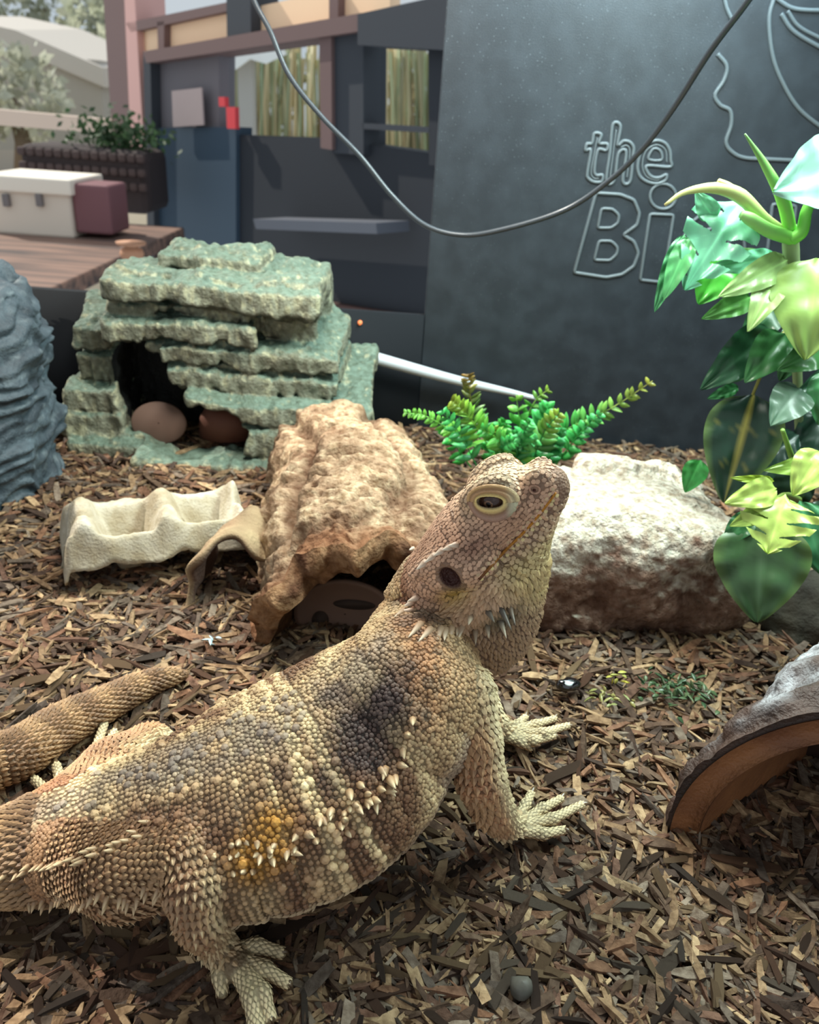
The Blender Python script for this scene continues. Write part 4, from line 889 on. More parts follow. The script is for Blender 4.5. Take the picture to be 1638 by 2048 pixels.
v, f = lathe(pr, (0, 0, 0), 48); V_ = stand(v, at, math.radians(72), .0, .86, .60)
obj('plate', mesh('plate', V_, f), dm, LD)
for dx, dz, sx, sz in ((.0045, .0055, .42, .10), (-.0125, -.004, .17, .19)):
    w_ = np.linspace(0, 2 * math.pi, 25)[:-1]; pts = np.c_[dx + .026 * sx * np.cos(w_), dz + .026 * sz * np.sin(w_), np.full(24, .0009)]; pts2 = pts - [0, 0, .0008]
    obj('hollow', mesh('hollow', stand(np.r_[pts, pts2], at, math.radians(72), 0), [np.arange(24)[None], np.stack([np.arange(24), np.arange(24) + 24, (np.arange(24) + 1) % 24 + 24, (np.arange(24) + 1) % 24], 1)]), dkm, LD)['label'] = 'dark hollow of the reflection'

# curled dark bark flake between the tray and the tunnel
at = G(462, 1196, 0); nt_, nd_ = 60, 26; T_, D_ = np.meshgrid(np.linspace(math.pi * 1.02, -.05, nt_), np.linspace(0, 1, nd_), indexing='ij'); T_ = T_.ravel(); D_ = D_.ravel()
ux = nrm(np.array([.96, .28, 0])); vx = nrm(np.array([.1, 1, 0]))
def flake(r_, off): 
    b = at + np.outer((.0215 + off) * np.cos(T_), ux) + np.outer(np.maximum((.034 + off) * np.sin(T_), -.004), Z3) + np.outer(D_ * .034 + .004 * np.sin(T_ * 5) + .006 * np.cos(T_), vx); return b + .0030 * np.stack([vn(b, 90, 201), 0 * T_, vn(b, 80, 202)], 1)
vo = flake(0, .0018); vi = flake(0, -.0016); f = grid_faces(nt_, nd_); mm = nt_ * nd_; idx = np.arange(mm).reshape(nt_, nd_); rim = [np.stack([a[:-1], a[1:], a[1:] + mm, a[:-1] + mm], 1) for a in (idx[:, 0], idx[::-1, -1], idx[0, ::-1], idx[-1, :])]
c = np.r_[mix(srgb(176, 156, 120), srgb(112, 84, 62), .5 + fbm(vo, 60, 203, 3)), mix(srgb(92, 66, 52), srgb(58, 42, 36), .5 + fbm(vi, 60, 204, 3))]
tag(obj('bark_flake', mesh('bark_flake', np.r_[vo, vi], [f[:, ::-1], f + mm] + rim, c), mat('flake_bark', attr=True, rough=.9, bump='noise', bscale=500, bdist=.001), loc=at), 'dark hollow curl of bark between the egg tray and the cork tunnel', 'bark')
# ---------------------------------------------------------------- plants
leafm = mat('leaf_plastic', attr=True, rough=.38, spec=.5, trans=.22, coat=.15)
stemm = mat('stem_plastic', attr=True, rough=.5, sss=0)
def leaf_mesh(base, tip, wid, col, kind='oval', droop=.12, fold=.18, face=None, vein=None, nl=26, nw=14, seed=0, edge=None):
    base = np.asarray(base, float); tip = np.asarray(tip, float); ax = tip - base; Ln = np.linalg.norm(ax); a = ax / Ln
    view = nrm(CAM - (base + tip) / 2) if face is None else nrm(face)
    n = nrm(view - a * (view @ a)); b = np.cross(n, a)
    if kind == 'split': nl, nw = 120, 48
    t, s = np.meshgrid(np.linspace(0, 1, nl), np.linspace(-1, 1, nw + 1), indexing='ij'); t = t.ravel(); s = s.ravel()
    if kind == 'blade': w = np.sin(np.pi * np.clip(t, 0, 1) ** .75) ** .7
    else: w = np.sin(np.pi * np.clip(t * .985 + .008, 0, 1) ** .72) ** .62 * (1 - .30 * t ** 3)
    h = s * w * wid / 2; t2 = t + (.16 * np.abs(s) * (1 - t) if kind == 'split' else .05 * np.abs(s) * (1 - t)) - .05 * np.abs(s) * w
    q = np.c_[t * 3, s * 2, np.full(len(t), seed * 1.7)]
    z = -droop * Ln * (2 * t - 1) ** 2 + fold * np.abs(h) + .018 * Ln * np.sin(t * 26 - np.abs(s) * 5) * np.abs(s) * w + .05 * wid * vn(q, 1.6, 7)
    v = base + np.outer(t2 * Ln, a) + np.outer(h, b) + np.outer(z, n)
    f = grid_faces(nl, nw + 1)
    if kind == 'split':
        tc = t[f].mean(1); sc = np.abs(s[f].mean(1)); u = (tc - .26 * (1 - sc) * 0 + .10 * sc) * 4.2 + seed * .37
        cut = (np.abs(u - np.round(u)) < .05 + .17 * sstep(.25, .95, sc)) & (sc > .26) & (tc > .14) & (tc < .90)
        f = f[~cut]
    c = np.tile(np.asarray(col, float), (len(t), 1)) * (1 + .22 * vn(q, 2.3, 9))[:, None]
    vc = np.asarray(col) * 1.5 + .03 if vein is None else np.asarray(vein)
    c = mix(c, vc, np.exp(-(np.abs(s) / .045) ** 2) * .85 * (1 - t * .5)); lat = np.abs(np.sin(t * 22 - np.abs(s) * 5.5)); c = mix(c, vc, sstep(.12, .0, lat) * .28 * (np.abs(s) < .85))
    if edge is not None: c = mix(c, edge, sstep(.72, 1, np.abs(s)) * .6)
    # a thin slab: second side slightly below
    v2 = v - n * .00035; m = len(v); 
    return np.r_[v, v2], [f, f[:, ::-1] + m], np.r_[c, c * .85]
MINT = srgb(136, 216, 174); LIME = srgb(150, 190, 100); MID = srgb(70, 140, 70); DEEP = srgb(38, 84, 52); DEEP2 = srgb(34, 66, 50); BRI = srgb(78, 182, 60); YEL = srgb(190, 214, 110); WHT = srgb(176, 226, 206)
LV = [ # base px, tip px, width px, y depth at base, at tip, colour, kind, droop
 ((1492, 386), (1374, 572), 150, .415, .395, MINT, 'split', .10), ((1372, 462), (1310, 622), 40, .412, .396, srgb(84, 168, 108), 'blade', .06), ((1384, 466), (1328, 597), 46, .408, .394, srgb(92, 172, 104), 'blade', .08), ((1430, 440), (1392, 384), 44, .41, .41, MINT, 'oval', .1),
 ((1690, 330), (1560, 378), 150, .40, .385, WHT, 'oval', .10), ((1670, 290), (1630, 312), 40, .40, .395, WHT, 'oval', .1),
 ((1462, 510), (1398, 606), 96, .425, .415, BRI, 'oval', .05), ((1560, 512), (1412, 540), 46, .42, .405, MINT, 'oval', .08), ((1540, 515), (1470, 498), 20, .425, .42, srgb(150, 190, 130), 'blade', .1),
 ((1640, 505), (1612, 712), 170, .395, .372, srgb(146, 178, 92), 'oval', .14), ((1590, 512), (1448, 588), 62, .405, .385, srgb(160, 196, 120), 'blade', .10), ((1560, 540), (1502, 652), 66, .40, .38, srgb(166, 200, 120), 'oval', .14), ((1510, 590), (1412, 634), 52, .42, .405, srgb(110, 180, 90), 'oval', .10),
 ((1556, 655), (1408, 774), 92, .41, .39, DEEP, 'oval', .08), ((1578, 662), (1494, 760), 84, .40, .385, srgb(62, 122, 66), 'oval', .1), ((1660, 690), (1562, 738), 70, .39, .38, srgb(74, 136, 72), 'oval', .1), ((1540, 690), (1455, 765), 60, .42, .41, srgb(40, 84, 46), 'oval', .1),
 ((1508, 786), (1448, 1006), 150, .395, .375, DEEP2, 'oval', .06), ((1480, 772), (1416, 797), 26, .41, .405, srgb(56, 128, 70), 'blade', .05), ((1604, 772), (1544, 848), 84, .385, .37, srgb(96, 128, 104), 'oval', .06), ((1600, 868), (1496, 932), 60, .40, .39, DEEP2, 'oval', .06), ((1560, 880), (1500, 990), 70, .42, .41, srgb(30, 60, 42), 'oval', .08),
 ((1650, 900), (1588, 988), 84, .345, .335, YEL, 'oval', .12), ((1650, 925), (1538, 940), 44, .36, .35, srgb(160, 196, 90), 'oval', .1), ((1572, 985), (1536, 1104), 150, .335, .318, YEL, 'split', .10), ((1560, 975), (1456, 1005), 62, .338, .33, YEL, 'oval', .1), ((1555, 1010), (1464, 1050), 48, .335, .328, srgb(176, 206, 100), 'oval', .1),
 ((1528, 1042), (1514, 1246), 182, .345, .322, srgb(66, 100, 62), 'oval', .08), ((1600, 1005), (1655, 1160), 84, .35, .335, srgb(74, 150, 98), 'oval', .1), ((1505, 1030), (1446, 1086), 50, .35, .345, srgb(52, 108, 62), 'oval', .08), ((1402, 920), (1370, 985), 50, .405, .40, srgb(62, 156, 74), 'oval', .05), ((1556, 963), (1466, 956), 20, .345, .338, srgb(168, 196, 70), 'blade', .08),
 ((1690, 760), (1590, 800), 80, .41, .40, srgb(36, 76, 50), 'oval', .1), ((1680, 830), (1580, 900), 90, .42, .41, srgb(32, 64, 46), 'oval', .1), ((1640, 620), (1560, 760), 90, .43, .42, srgb(44, 92, 50), 'oval', .1), ((1660, 740), (1638, 850), 70, .39, .38, srgb(60, 130, 72), 'oval', .1), ((1560, 600), (1480, 700), 70, .44, .435, srgb(36, 78, 44), 'oval', .1), ((1600, 940), (1560, 1040), 80, .40, .40, srgb(30, 58, 40), 'oval', .1), ((1670, 1000), (1640, 1100), 90, .36, .35, srgb(34, 70, 46), 'oval', .1),
]
pb = W(1612, 1235, .42); pb[2] = 0
PL = empty('leafy_plant', pb, 'tall bright green plastic plant with broad and split leaves at the right', 'plant')
for i, (b_, t_, w_, y0, y1, c, k, dr) in enumerate(LV):
    B_, T2 = W(*b_, y0), W(*t_, y1); dep = ((B_ + T2) / 2 - CAM) @ FW
    v, f, cc = leaf_mesh(B_, T2, w_ * dep / FPX, c, k, dr, seed=i, vein=srgb(200, 190, 90) if i == 17 else None, edge=srgb(120, 150, 80) if i in (17, 27) else None)
    o = obj('leaf', mesh('leaf', v, f, cc), leafm, PL)
def stemtube(pts, r, c0, c1=None, k=8):
    q = spline([W(*p) for p in pts], 24); v, f = tube(q, np.interp(np.linspace(0, 1, 24), np.linspace(0, 1, len(r)), r), k); kk = np.repeat(np.linspace(0, 1, 24), k)
    return v, f, mix(c0, c0 if c1 is None else c1, kk)
for pts, r, c0, c1 in (
  ([(1612, 1238, .42), (1606, 1100, .42), (1598, 850, .42), (1590, 620, .415), (1582, 500, .41), (1578, 455, .405)], [.0028, .0026, .0024, .0030, .0042, .0036], srgb(88, 104, 70), srgb(150, 176, 120)),
  ([(1582, 470, .405), (1566, 400, .40), (1530, 330, .395), (1490, 268, .39)], [.0030, .0030, .0018, .0004], srgb(140, 214, 90), srgb(120, 170, 100)),
  ([(1578, 475, .405), (1530, 440, .405), (1480, 392, .405), (1430, 376, .403), (1370, 384, .40), (1330, 410, .398)], [.0030, .0028, .0034, .0026, .0014, .0007], srgb(170, 204, 120), srgb(206, 200, 130)),
  ([(1585, 476, .403), (1540, 462, .40), (1500, 438, .40), (1482, 428, .40)], [.0034, .0032, .0030, .0018], srgb(130, 210, 90), srgb(160, 220, 130)),
  ([(1582, 478, .402), (1604, 462, .40), (1614, 420, .40), (1640, 370, .40)], [.0034, .0030, .0026, .0020], srgb(120, 206, 80), None),
  ([(1475, 388, .404), (1455, 372, .404), (1436, 362, .404)], [.0022, .0018, .0012], srgb(206, 200, 130), None),
  ([(1590, 640, .41), (1545, 700, .40), (1505, 790, .395)], [.0014, .001, .0008], srgb(150, 146, 66), None),
  ([(1600, 960, .40), (1580, 905, .36), (1565, 860, .35)], [.0016, .0014, .0010], srgb(120, 160, 70), None),
  ([(1600, 1000, .40), (1570, 990, .36), (1540, 1010, .34)], [.0018, .0014, .0012], srgb(150, 180, 90), None)):
    v, f, c = stemtube(pts, r, c0, c1); obj('stem', mesh('stem', v, f, c), stemm, PL)
# the fern-like plant behind the head
fb_ = W(1030, 925, .50); fb_[2] = 0
FE = empty('fern_plant', fb_, 'bushy bright green plastic fern behind the lizard and left of the boulder', 'plant')
def leaflet(base, d, up, ln, wd, c, k=6):
    a = nrm(d); n = nrm(up - a * (up @ a)); b = np.cross(n, a); t = np.linspace(0, 1, k); w = np.sin(np.pi * np.clip(t * .96 + .03, 0, 1) ** .8) ** .7 * wd / 2
    cen = base + np.outer(t * ln, a) + np.outer(-.12 * ln * t * t, n); v = np.r_[cen - w[:, None] * b + n * w[:, None] * .35, cen, cen + w[:, None] * b + n * w[:, None] * .35, cen - n * w[:, None] * .5]
    i = np.arange(k - 1); q = lambda p, r: np.stack([p * k + i, p * k + i + 1, r * k + i + 1, r * k + i], 1)
    return v, [np.r_[q(0, 1), q(1, 2), q(2, 3), q(3, 0)]], np.tile(c, (4 * k, 1)) * np.repeat(np.interp(t, [0, 1], [.85, 1.15])[None], 4, 0).reshape(-1, 1)
G1 = srgb(70, 190, 90); G2 = srgb(120, 200, 80); BR = srgb(150, 116, 50); G3 = srgb(40, 140, 70); TE = srgb(80, 190, 110)
FR = [([(1090, 880, .49), (1150, 850, .485), (1225, 815, .478), (1305, 762, .47)], 15, 40, 15, G1, srgb(150, 150, 60), 1), ([(965, 900, .50), (950, 840, .50), (940, 790, .498), (936, 748, .496)], 13, 40, 12, G3, BR, 1), ([(960, 900, .485), (900, 860, .478), (850, 832, .472), (808, 826, .468)], 15, 26, 12, G2, srgb(130, 200, 90), 1), ([(985, 905, .478), (950, 850, .472), (925, 820, .47), (902, 800, .468)], 13, 44, 14, G2, srgb(150, 170, 50), 1),
      ([(1045, 880, .50), (1052, 840, .498), (1072, 800, .495), (1098, 778, .493)], 7, 34, 12, G1, srgb(140, 170, 60), 1), ([(1060, 905, .488), (1075, 870, .484), (1090, 835, .48), (1096, 812, .48)], 6, 52, 26, TE, G1, 1), ([(1030, 905, .49), (1040, 860, .49), (1036, 820, .49), (1032, 790, .49)], 4, 40, 22, G1, srgb(140, 190, 80), 1)]
for i in range(22):
    x0 = rng.uniform(940, 1130); x1 = x0 + rng.normal((x0 - 1020) * .9, 45); x1 = min(max(x1, 850), 1215); y1 = 905 - rng.uniform(15, 85) * (1 - .0000 * abs(x1 - 1020)); yy = rng.uniform(.465, .51)
    FR.append(([(x0, 935, yy), ((x0 + x1) / 2 + rng.normal(0, 8), (935 + y1) / 2 - 12, yy - .005), (x1, y1, yy - .012)], 8, rng.uniform(30, 46), rng.uniform(13, 20), [G1, G2, G3, TE, G1][i % 5], [G1, srgb(150, 180, 60), TE][i % 3], 0))
FILL = []
for pts, n_, ln, wd, c0, c1, own in FR:
    q = spline([W(*p) for p in pts], 30); dep = (q[15] - CAM) @ FW; sc_ = dep / FPX
    v, f = tube(q, np.linspace(1.8, .7, 30) * sc_, 5); fr = obj('frond', mesh('frond', v, f, mix(c0 * .7, c1, np.repeat(np.linspace(0, 1, 30), 5))), stemm, FE) if own else None
    if not own: FILL.append((v, f, np.tile(c0 * .7, (len(v), 1))))
    for j in range(n_):
        u = (j + .6) / n_; k = min(28, int(3 + u * 26)); t_ = nrm(q[k + 1] - q[k]); sd = nrm(np.cross(t_, nrm(CAM - q[k]))) ; k2 = (1 - .66 * u)
        for s in (1, -1):
            d = sd * s * .85 + t_ * .55 + rng.normal(0, .18, 3); L_ = leaflet(q[k], d, nrm(CAM - q[k]) + rng.normal(0, .35, 3), ln * k2 * sc_, wd * (1 - .45 * u) * sc_, mix(c0, c1, np.array([u ** 1.3]))[0] * rng.uniform(.8, 1.2))
            if own: obj('leaflet', mesh('leaflet', *L_), leafm, fr)
            else: FILL.append(L_)
v, f, c = join(FILL); obj('foliage', mesh('foliage', v, f, c), leafm, FE)['kind'] = 'stuff'
# ---------------------------------------------------------------- room and garden read as a reflection, built as things beyond the rear glass
pA = W(0, 300, 3.1); pB = W(880, 300, 1.75); ud = nrm((pB - pA) * [1, 1, 0]); nd = np.cross(ud, Z3); nd = nd if nd[1] < 0 else -nd   # towards the tank
def on(px, py, off=0.0):
    d = ray(px, py); o = pA + nd * off; return CAM + d * (((o - CAM) @ nd) / (d @ nd))
def slabq(q, off, th):
    a = np.array([on(x, y, off) for x, y in q]); b = a - nd * th; n = len(q); i = np.arange(n); j = (i + 1) % n
    return np.r_[a, b], [i[None, ::-1], i[None] + n, np.stack([i, j, j + n, i + n], 1)]
def M(name, r, g, b, rough=.7, noise=None, ns=12, **k): return mat(name, col=tuple(srgb(r, g, b) * k.pop('gain', 1.9)), rough=rough, noise=noise, nscale=ns, **k)
mcream = M('cream_board', 208, 178, 146); mfr = M('brown_frame', 92, 74, 72); mpink = M('pale_post', 168, 132, 126); mbeige = M('beige_rail', 150, 134, 122); mdark = M('dark_wall', 30, 34, 40); mdoor = M('door_grey', 92, 88, 92); mdoorl = M('door_blue', 40, 56, 70); mblk = M('dark_beam', 44, 48, 54)
def piece(name, qs, off, th, m, kind='structure', parent=None, label=None, cat=None):
    v, f, _ = join([slabq(q, off, th) for q in qs]); c = v.mean(0); o = obj(name, mesh(name, v, f, smooth=False), m, parent, None if parent is not None else c)
    return tag(o, label, cat, None, kind)
piece('wall_room', [[(437, 268), (645, 275), (900, 312), (960, 330), (960, 760), (300, 690), (300, 540), (437, 540)]], 0, .06, mdark)
piece('trim_2', [[(203, -60), (246, -60), (262, 300), (226, 300)]], .01, .09, mfr); piece('trim_3', [[(246, -60), (266, -60), (288, 300), (262, 300)]], .02, .09, mpink)
piece('trim_4', [[(-60, 214), (222, 240), (222, 268), (-60, 246)]], .02, .09, mbeige)
piece('trim_5', [[(252, 46), (456, 4), (456, 22), (262, 64)]], .02, .06, mfr); piece('trim_6', [[(452, -60), (500, -60), (502, 82), (454, 88)]], .03, .08, mblk)
piece('trim_7', [[(286, 103), (722, 26), (722, 62), (292, 126)]], .04, .08, mfr); piece('trim_8', [[(286, 104), (300, 104), (314, 700), (300, 700)]], .03, .08, mblk)
piece('trim_9', [[(638, 40), (662, 40), (664, 300), (641, 296)]], .03, .08, mfr); piece('trim_10', [[(662, 40), (726, 40), (727, 310), (664, 306)]], .02, .07, mblk)
piece('trim_11', [[(856, 40), (960, 20), (960, 340), (858, 330)]], .02, .06, mdark); piece('trim_12', [[(715, 28), (960, -26), (960, 104), (715, 90)]], .05, .07, mblk); piece('trim_13', [[(725, 246), (860, 254), (860, 266), (725, 258)]], .02, .05, mblk)
piece('trim_16', [[(314, 44), (328, 42), (328, 100), (316, 102)], [(658, -20), (676, -24), (676, 44), (658, 46)]], .02, .05, mfr)
for nm, q in (('trim_14', [(262, 62), (292, 56), (298, 300), (274, 300)]), ('wall_panel', [(262, 62), (318, 50), (318, 104), (266, 112)]), ('wall_panel', [(326, 46), (454, 20), (456, 80), (326, 102)]), ('wall_panel', [(500, 16), (660, -18), (662, 46), (502, 70)]), ('wall_panel', [(674, -20), (780, -42), (780, 24), (674, 44)])):
    piece(nm, [q], 0, .03, mcream)
dr = piece('door_1', [[(300, 118), (437, 96), (438, 256), (306, 258)]], .0, .05, mdoor); piece('door_panel', [[(306, 256), (472, 254), (472, 560), (312, 552)]], .012, .05, mdoorl, None, dr)
piece('door_note', [[(343, 182), (403, 175), (407, 250), (346, 254)]], .03, .004, M('note_paper', 128, 116, 116), None, None, 'greyish paper notice fixed to the dark door', 'notice')
piece('red_sign', [[(452, 214), (470, 214), (471, 258), (454, 257)], [(437, 194), (449, 194), (450, 213), (438, 213)]], .03, .012, M('red_paint', 170, 52, 58), None, None, 'small red sign beside the dark door', 'sign')
piece('window_bench', [[(506, 438), (752, 446), (754, 468), (512, 458)]], .12, .10, M('bench_top', 70, 74, 82), None, None, 'long grey bench under the far windows', 'bench')
piece('trim_15', [[(560, 590), (900, 646), (900, 672), (560, 612)]], .02, .03, M('brown_strip', 66, 46, 42))
# window panes
cgl = clear_glass('far_glass', (.93, .95, .96))
piece('window_4', [[(436, 80), (640, 60), (641, 280), (437, 270)]], -.03, .004, cgl); piece('window_5', [[(726, 60), (857, 60), (858, 320), (726, 305)]], -.03, .004, cgl); piece('window_6', [[(-60, -60), (206, -60), (228, 300), (-60, 300)]], -.03, .004, cgl)
# things on the table at the far left
tb = [W(-60, 478, 1.9), W(290, 482, 1.9), W(400, 596, 1.15), W(-60, 548, 1.15)]; ztab = -.02
def onz(px, py, z): return G(px, py, z)
def boxpx(name, x0, y0, x1, y1, y, dep, m, label, cat, bev=.006, extra=None):
    a = W(x0, y1, y); b = W(x1, y0, y); o = obj(name, mesh(name, *bbox((a[0], y, a[2]), (b[0], y + dep, b[2]), bev), smooth=False), m, loc=((a[0] + b[0]) / 2, y + dep / 2, a[2])); tag(o, label, cat); return o
ztop = W(100, 470, 1.8)[2]
t0 = W(-80, 470, 1.8); t1 = W(285, 474, 1.8)
TBL = obj('side_table', mesh('side_table', *bbox((t0[0], 1.02, ztop - .03), (t1[0] + .02, 2.05, ztop), .004), smooth=False), M('table_wood', 112, 88, 76, noise=tuple(srgb(58, 50, 48) * 1.9), ns=5, stretch=(1, 9, 9)), loc=(t0[0] / 2 + t1[0] / 2, 1.5, ztop - .03)); tag(TBL, 'brown wooden table outside the tank at the far left', 'table')
for x in (t0[0] + .03, t1[0] - .02):
    for y in (1.06, 2.0): obj('leg', mesh('leg', *bbox((x - .02, y - .02, ztop - .75), (x + .02, y + .02, ztop - .03), .003), smooth=False), M('table_leg', 58, 46, 44), TBL)
wb = boxpx('white_cooler', -30, 372, 136, 465.5, 1.78, .17, M('cooler_white', 176, 168, 156), 'white lidded box on the table outside the tank', 'box')
a = W(-36, 380, 1.775); b = W(141, 360, 1.775); obj('lid', mesh('lid', *bbox((a[0], 1.77, a[2]), (b[0], 1.955, b[2]), .004), smooth=False), M('cooler_lid', 190, 184, 172), wb)
for x in (10, 76): 
    a = W(x, 412, 1.778); b = W(x + 9, 388, 1.778); obj('latch', mesh('latch', *bbox((a[0], 1.768, a[2]), (b[0], 1.782, b[2]), .002), smooth=False), M('latch_grey', 96, 92, 92), wb)
boxpx('maroon_box', 152, 372, 216, 466, 1.79, .11, M('maroon_card', 98, 66, 70), 'maroon box standing beside the white box on the table', 'box')
c0 = W(262, 486, 1.42); v, f = lathe([(.001, 0), (.016, 0), (.018, .004), (.010, .012), (.008, .022), (.017, .032), (.021, .040), (.018, .048), (.010, .052), (.024, .056), (.026, .060), (.001, .062)], c0 * [1, 1, 0] + [0, 0, ztop], 20)
tag(obj('wooden_finial', mesh('wooden_finial', v, f), M('turned_wood', 146, 108, 84), loc=(c0[0], c0[1], ztop)), 'small turned wooden stand on the far table edge', 'ornament')
# planter with a dark hedge, green leaves over it
a = W(46, 372, 2.12); b = W(290, 304, 2.12); 
HGm = mat('wicker', attr=True, rough=.85)
v, f = bbox((a[0], 2.12, a[2] - .05), (b[0], 2.30, b[2]), .02); 
hp_ = rng.uniform(0, 1, (1500, 3)) * [b[0] - a[0], .2, b[2] - a[2]] + [a[0], 2.12, a[2]]
def tufts(p, r, c, k=5):
    V = []; Fc = []; C_ = []; n = len(p); r = np.broadcast_to(r, (n,))
    d1 = nrm(rng.normal(0, 1, (n, 3))); d2 = nrm(np.cross(d1, rng.normal(0, 1, (n, 3))))
    v = np.stack([p - d1 * r[:, None], p + d2 * r[:, None] * .55, p + d1 * r[:, None], p - d2 * r[:, None] * .55], 1)
    return v.reshape(-1, 3), np.arange(4 * n).reshape(n, 4), np.repeat(c * rng.uniform(.6, 1.4, (n, 1)), 4, 0)
HG = empty('planter', ((a[0] + b[0]) / 2, 2.35, a[2] - .05), 'dark wicker planter with green leaves behind the table', 'planter')
obj('trough', mesh('trough', v, f, srgb(52, 44, 44) * 1.6, smooth=False), HGm, HG)
for i in range(14):
    for j in range(3):
        x = a[0] + (b[0] - a[0]) * (i + .5) / 14; z = a[2] + (b[2] - a[2]) * (j + .5) / 3; w_ = (b[0] - a[0]) / 30
        obj('weave', mesh('weave', *bbox((x - w_, 2.108, z - w_ * .9), (x + w_, 2.125, z + w_ * .9), .006), srgb(70, 58, 56) * 1.6, smooth=False), HGm, HG)
cg_ = W(236, 284, 2.2); p_ = cg_ + rng.normal(0, 1, (520, 3)) * [.055, .03, .026] + [0, 0, .01]
obj('leaves', mesh('leaves', *tufts(p_, .011, srgb(52, 74, 48) * 1.7), smooth=False), mat('planter_leaf', attr=True, rough=.6, trans=.3), HG)['kind'] = 'stuff'
# garden: ground, house, trees, bamboo screen
gz = -1.0
gr_ = obj('ground', mesh('ground', *box((-14, 4.2, gz - .05), (8, 22, gz))), M('ground_soil', 120, 112, 96)); tag(gr_, kind='structure')
hs_ = empty('house', (W(60, 200, 13)[0], 13.5, gz), 'pale house with a light pitched roof in the garden beyond the window', 'house')
a = W(-90, 300, 13); b = W(196, 120, 13); v, f = box((a[0] - 1, 13, gz), (b[0], 15, b[2])); obj('house_wall', mesh('house_wall', v, f, smooth=False), M('house_wall_paint', 178, 170, 160, gain=1.2), hs_)
r0, r1, r2 = W(-110, 30, 12.9), W(30, 60, 12.9), W(206, 136, 12.9)
v = np.array([r0, r1, r2, r2 - [0, 0, .25], r1 - [0, 0, .25], r0 - [0, 0, .25]]); v = np.r_[v, v + [0, 2.4, .2]]
obj('roof', mesh('roof', v, [np.array([(0, 1, 4, 5), (1, 2, 3, 4), (6, 7, 1, 0), (7, 8, 2, 1), (11, 10, 7, 6), (10, 9, 8, 7), (2, 8, 9, 3), (0, 5, 11, 6), (5, 4, 10, 11), (4, 3, 9, 10)])], smooth=False), M('roof_sheet', 206, 196, 186, gain=1.2), hs_)
ga = W(440, 138, 7); gb = W(530, 92, 7); ge = empty('shed', ((ga[0] + gb[0]) / 2, 6, gz), 'white shed roof corner seen through the middle window', 'shed')
v = np.array([W(430, 100, 5.8), W(512, 92, 5.8), W(532, 128, 5.8), W(500, 118, 5.8), W(470, 140, 5.8), W(430, 138, 5.8)]); n_ = len(v); i = np.arange(n_); j = (i + 1) % n_
obj('roof', mesh('roof', np.r_[v, v + [0, .8, .1]], [i[None], i[None, ::-1] + n_, np.stack([j, i, i + n_, j + n_], 1)], smooth=False), M('shed_white', 240, 238, 232, gain=1.3), ge)
obj('post', mesh('post', *box((v[:, 0].mean() - .05, 5.95, gz), (v[:, 0].mean() + .05, 6.05, v[:, 2].min() + .1)), smooth=False), M('shed_post', 150, 146, 140), ge)
treem = mat('tree_leaf', attr=True, rough=.7, trans=.35); trunkm = M('trunk', 92, 78, 64)
def tree(px, py, y, rad, n, c, label, lr, trunk=True):
    c0 = W(px, py, y); t = empty('garden_tree', (c0[0], c0[1], gz), label, 'tree')
    d = nrm(rng.normal(0, 1, (n, 3))) * rng.uniform(.35, 1, (n, 1)) ** .5 * rad; d *= (1 + .35 * vn(nrm(d) * 1.0, 2.2, int(px)))[:, None]
    obj('foliage', mesh('foliage', *tufts(c0 + d, rng.uniform(.6, 1.3, n) * lr, c), smooth=False), treem, t)['kind'] = 'stuff'
    v, f = tube([c0 * [1, 1, 0] + [0, 0, gz], (c0 * [1, 1, 0] + [rng.normal(0, .1), 0, (c0[2] + gz) / 2]), c0], [.14, .11, .06], 8); obj('trunk', mesh('trunk', v, f), trunkm, t)
tree(90, 10, 19.5, np.array([2.2, 1, 1.3]), 1500, srgb(176, 180, 164), 'grey green tree above the pale house roof', .13); tree(20, 190, 11, np.array([.8, .6, .55]), 700, srgb(204, 204, 186), 'pale bush at the left edge of the big window', .09); tree(182, 110, 17.2, np.array([.6, .6, 1.6]), 600, srgb(206, 208, 186), 'thin pale tree at the right of the big window', .11)
tree(760, 190, 9.5, np.array([.55, .4, .6]), 600, srgb(190, 176, 140), 'yellowish shrub behind the right far window', .07); tree(520, 175, 10, np.array([.5, .4, .5]), 420, srgb(170, 172, 130), 'olive shrub behind the middle far window', .07)
BS = empty('bamboo_screen', (W(650, 250, 7.6)[0], 7.6, gz), 'yellow green bamboo screen behind the two far windows', 'fence')
parts = []
for i in range(230):
    x = 400 + 500 * i / 229 + rng.normal(0, 2); b0 = W(x, 330, 7.6 + rng.uniform(-.1, .1)); tp = W(x + rng.normal(0, 6), 60 + rng.uniform(-10, 60), 7.6 + rng.uniform(-.1, .1)); v, f = tube([b0, (b0 + tp) / 2 + rng.normal(0, .015, 3), tp], .015, 5)
    parts.append((v, f, np.tile(mix(srgb(196, 176, 136), srgb(150, 164, 130), np.array([rng.random()]))[0] * rng.uniform(.8, 2.0), (len(v), 1))))
v, f, c = join(parts); obj('canes', mesh('canes', v, f, c), mat('cane', attr=True, rough=.6), BS)['kind'] = 'stuff'
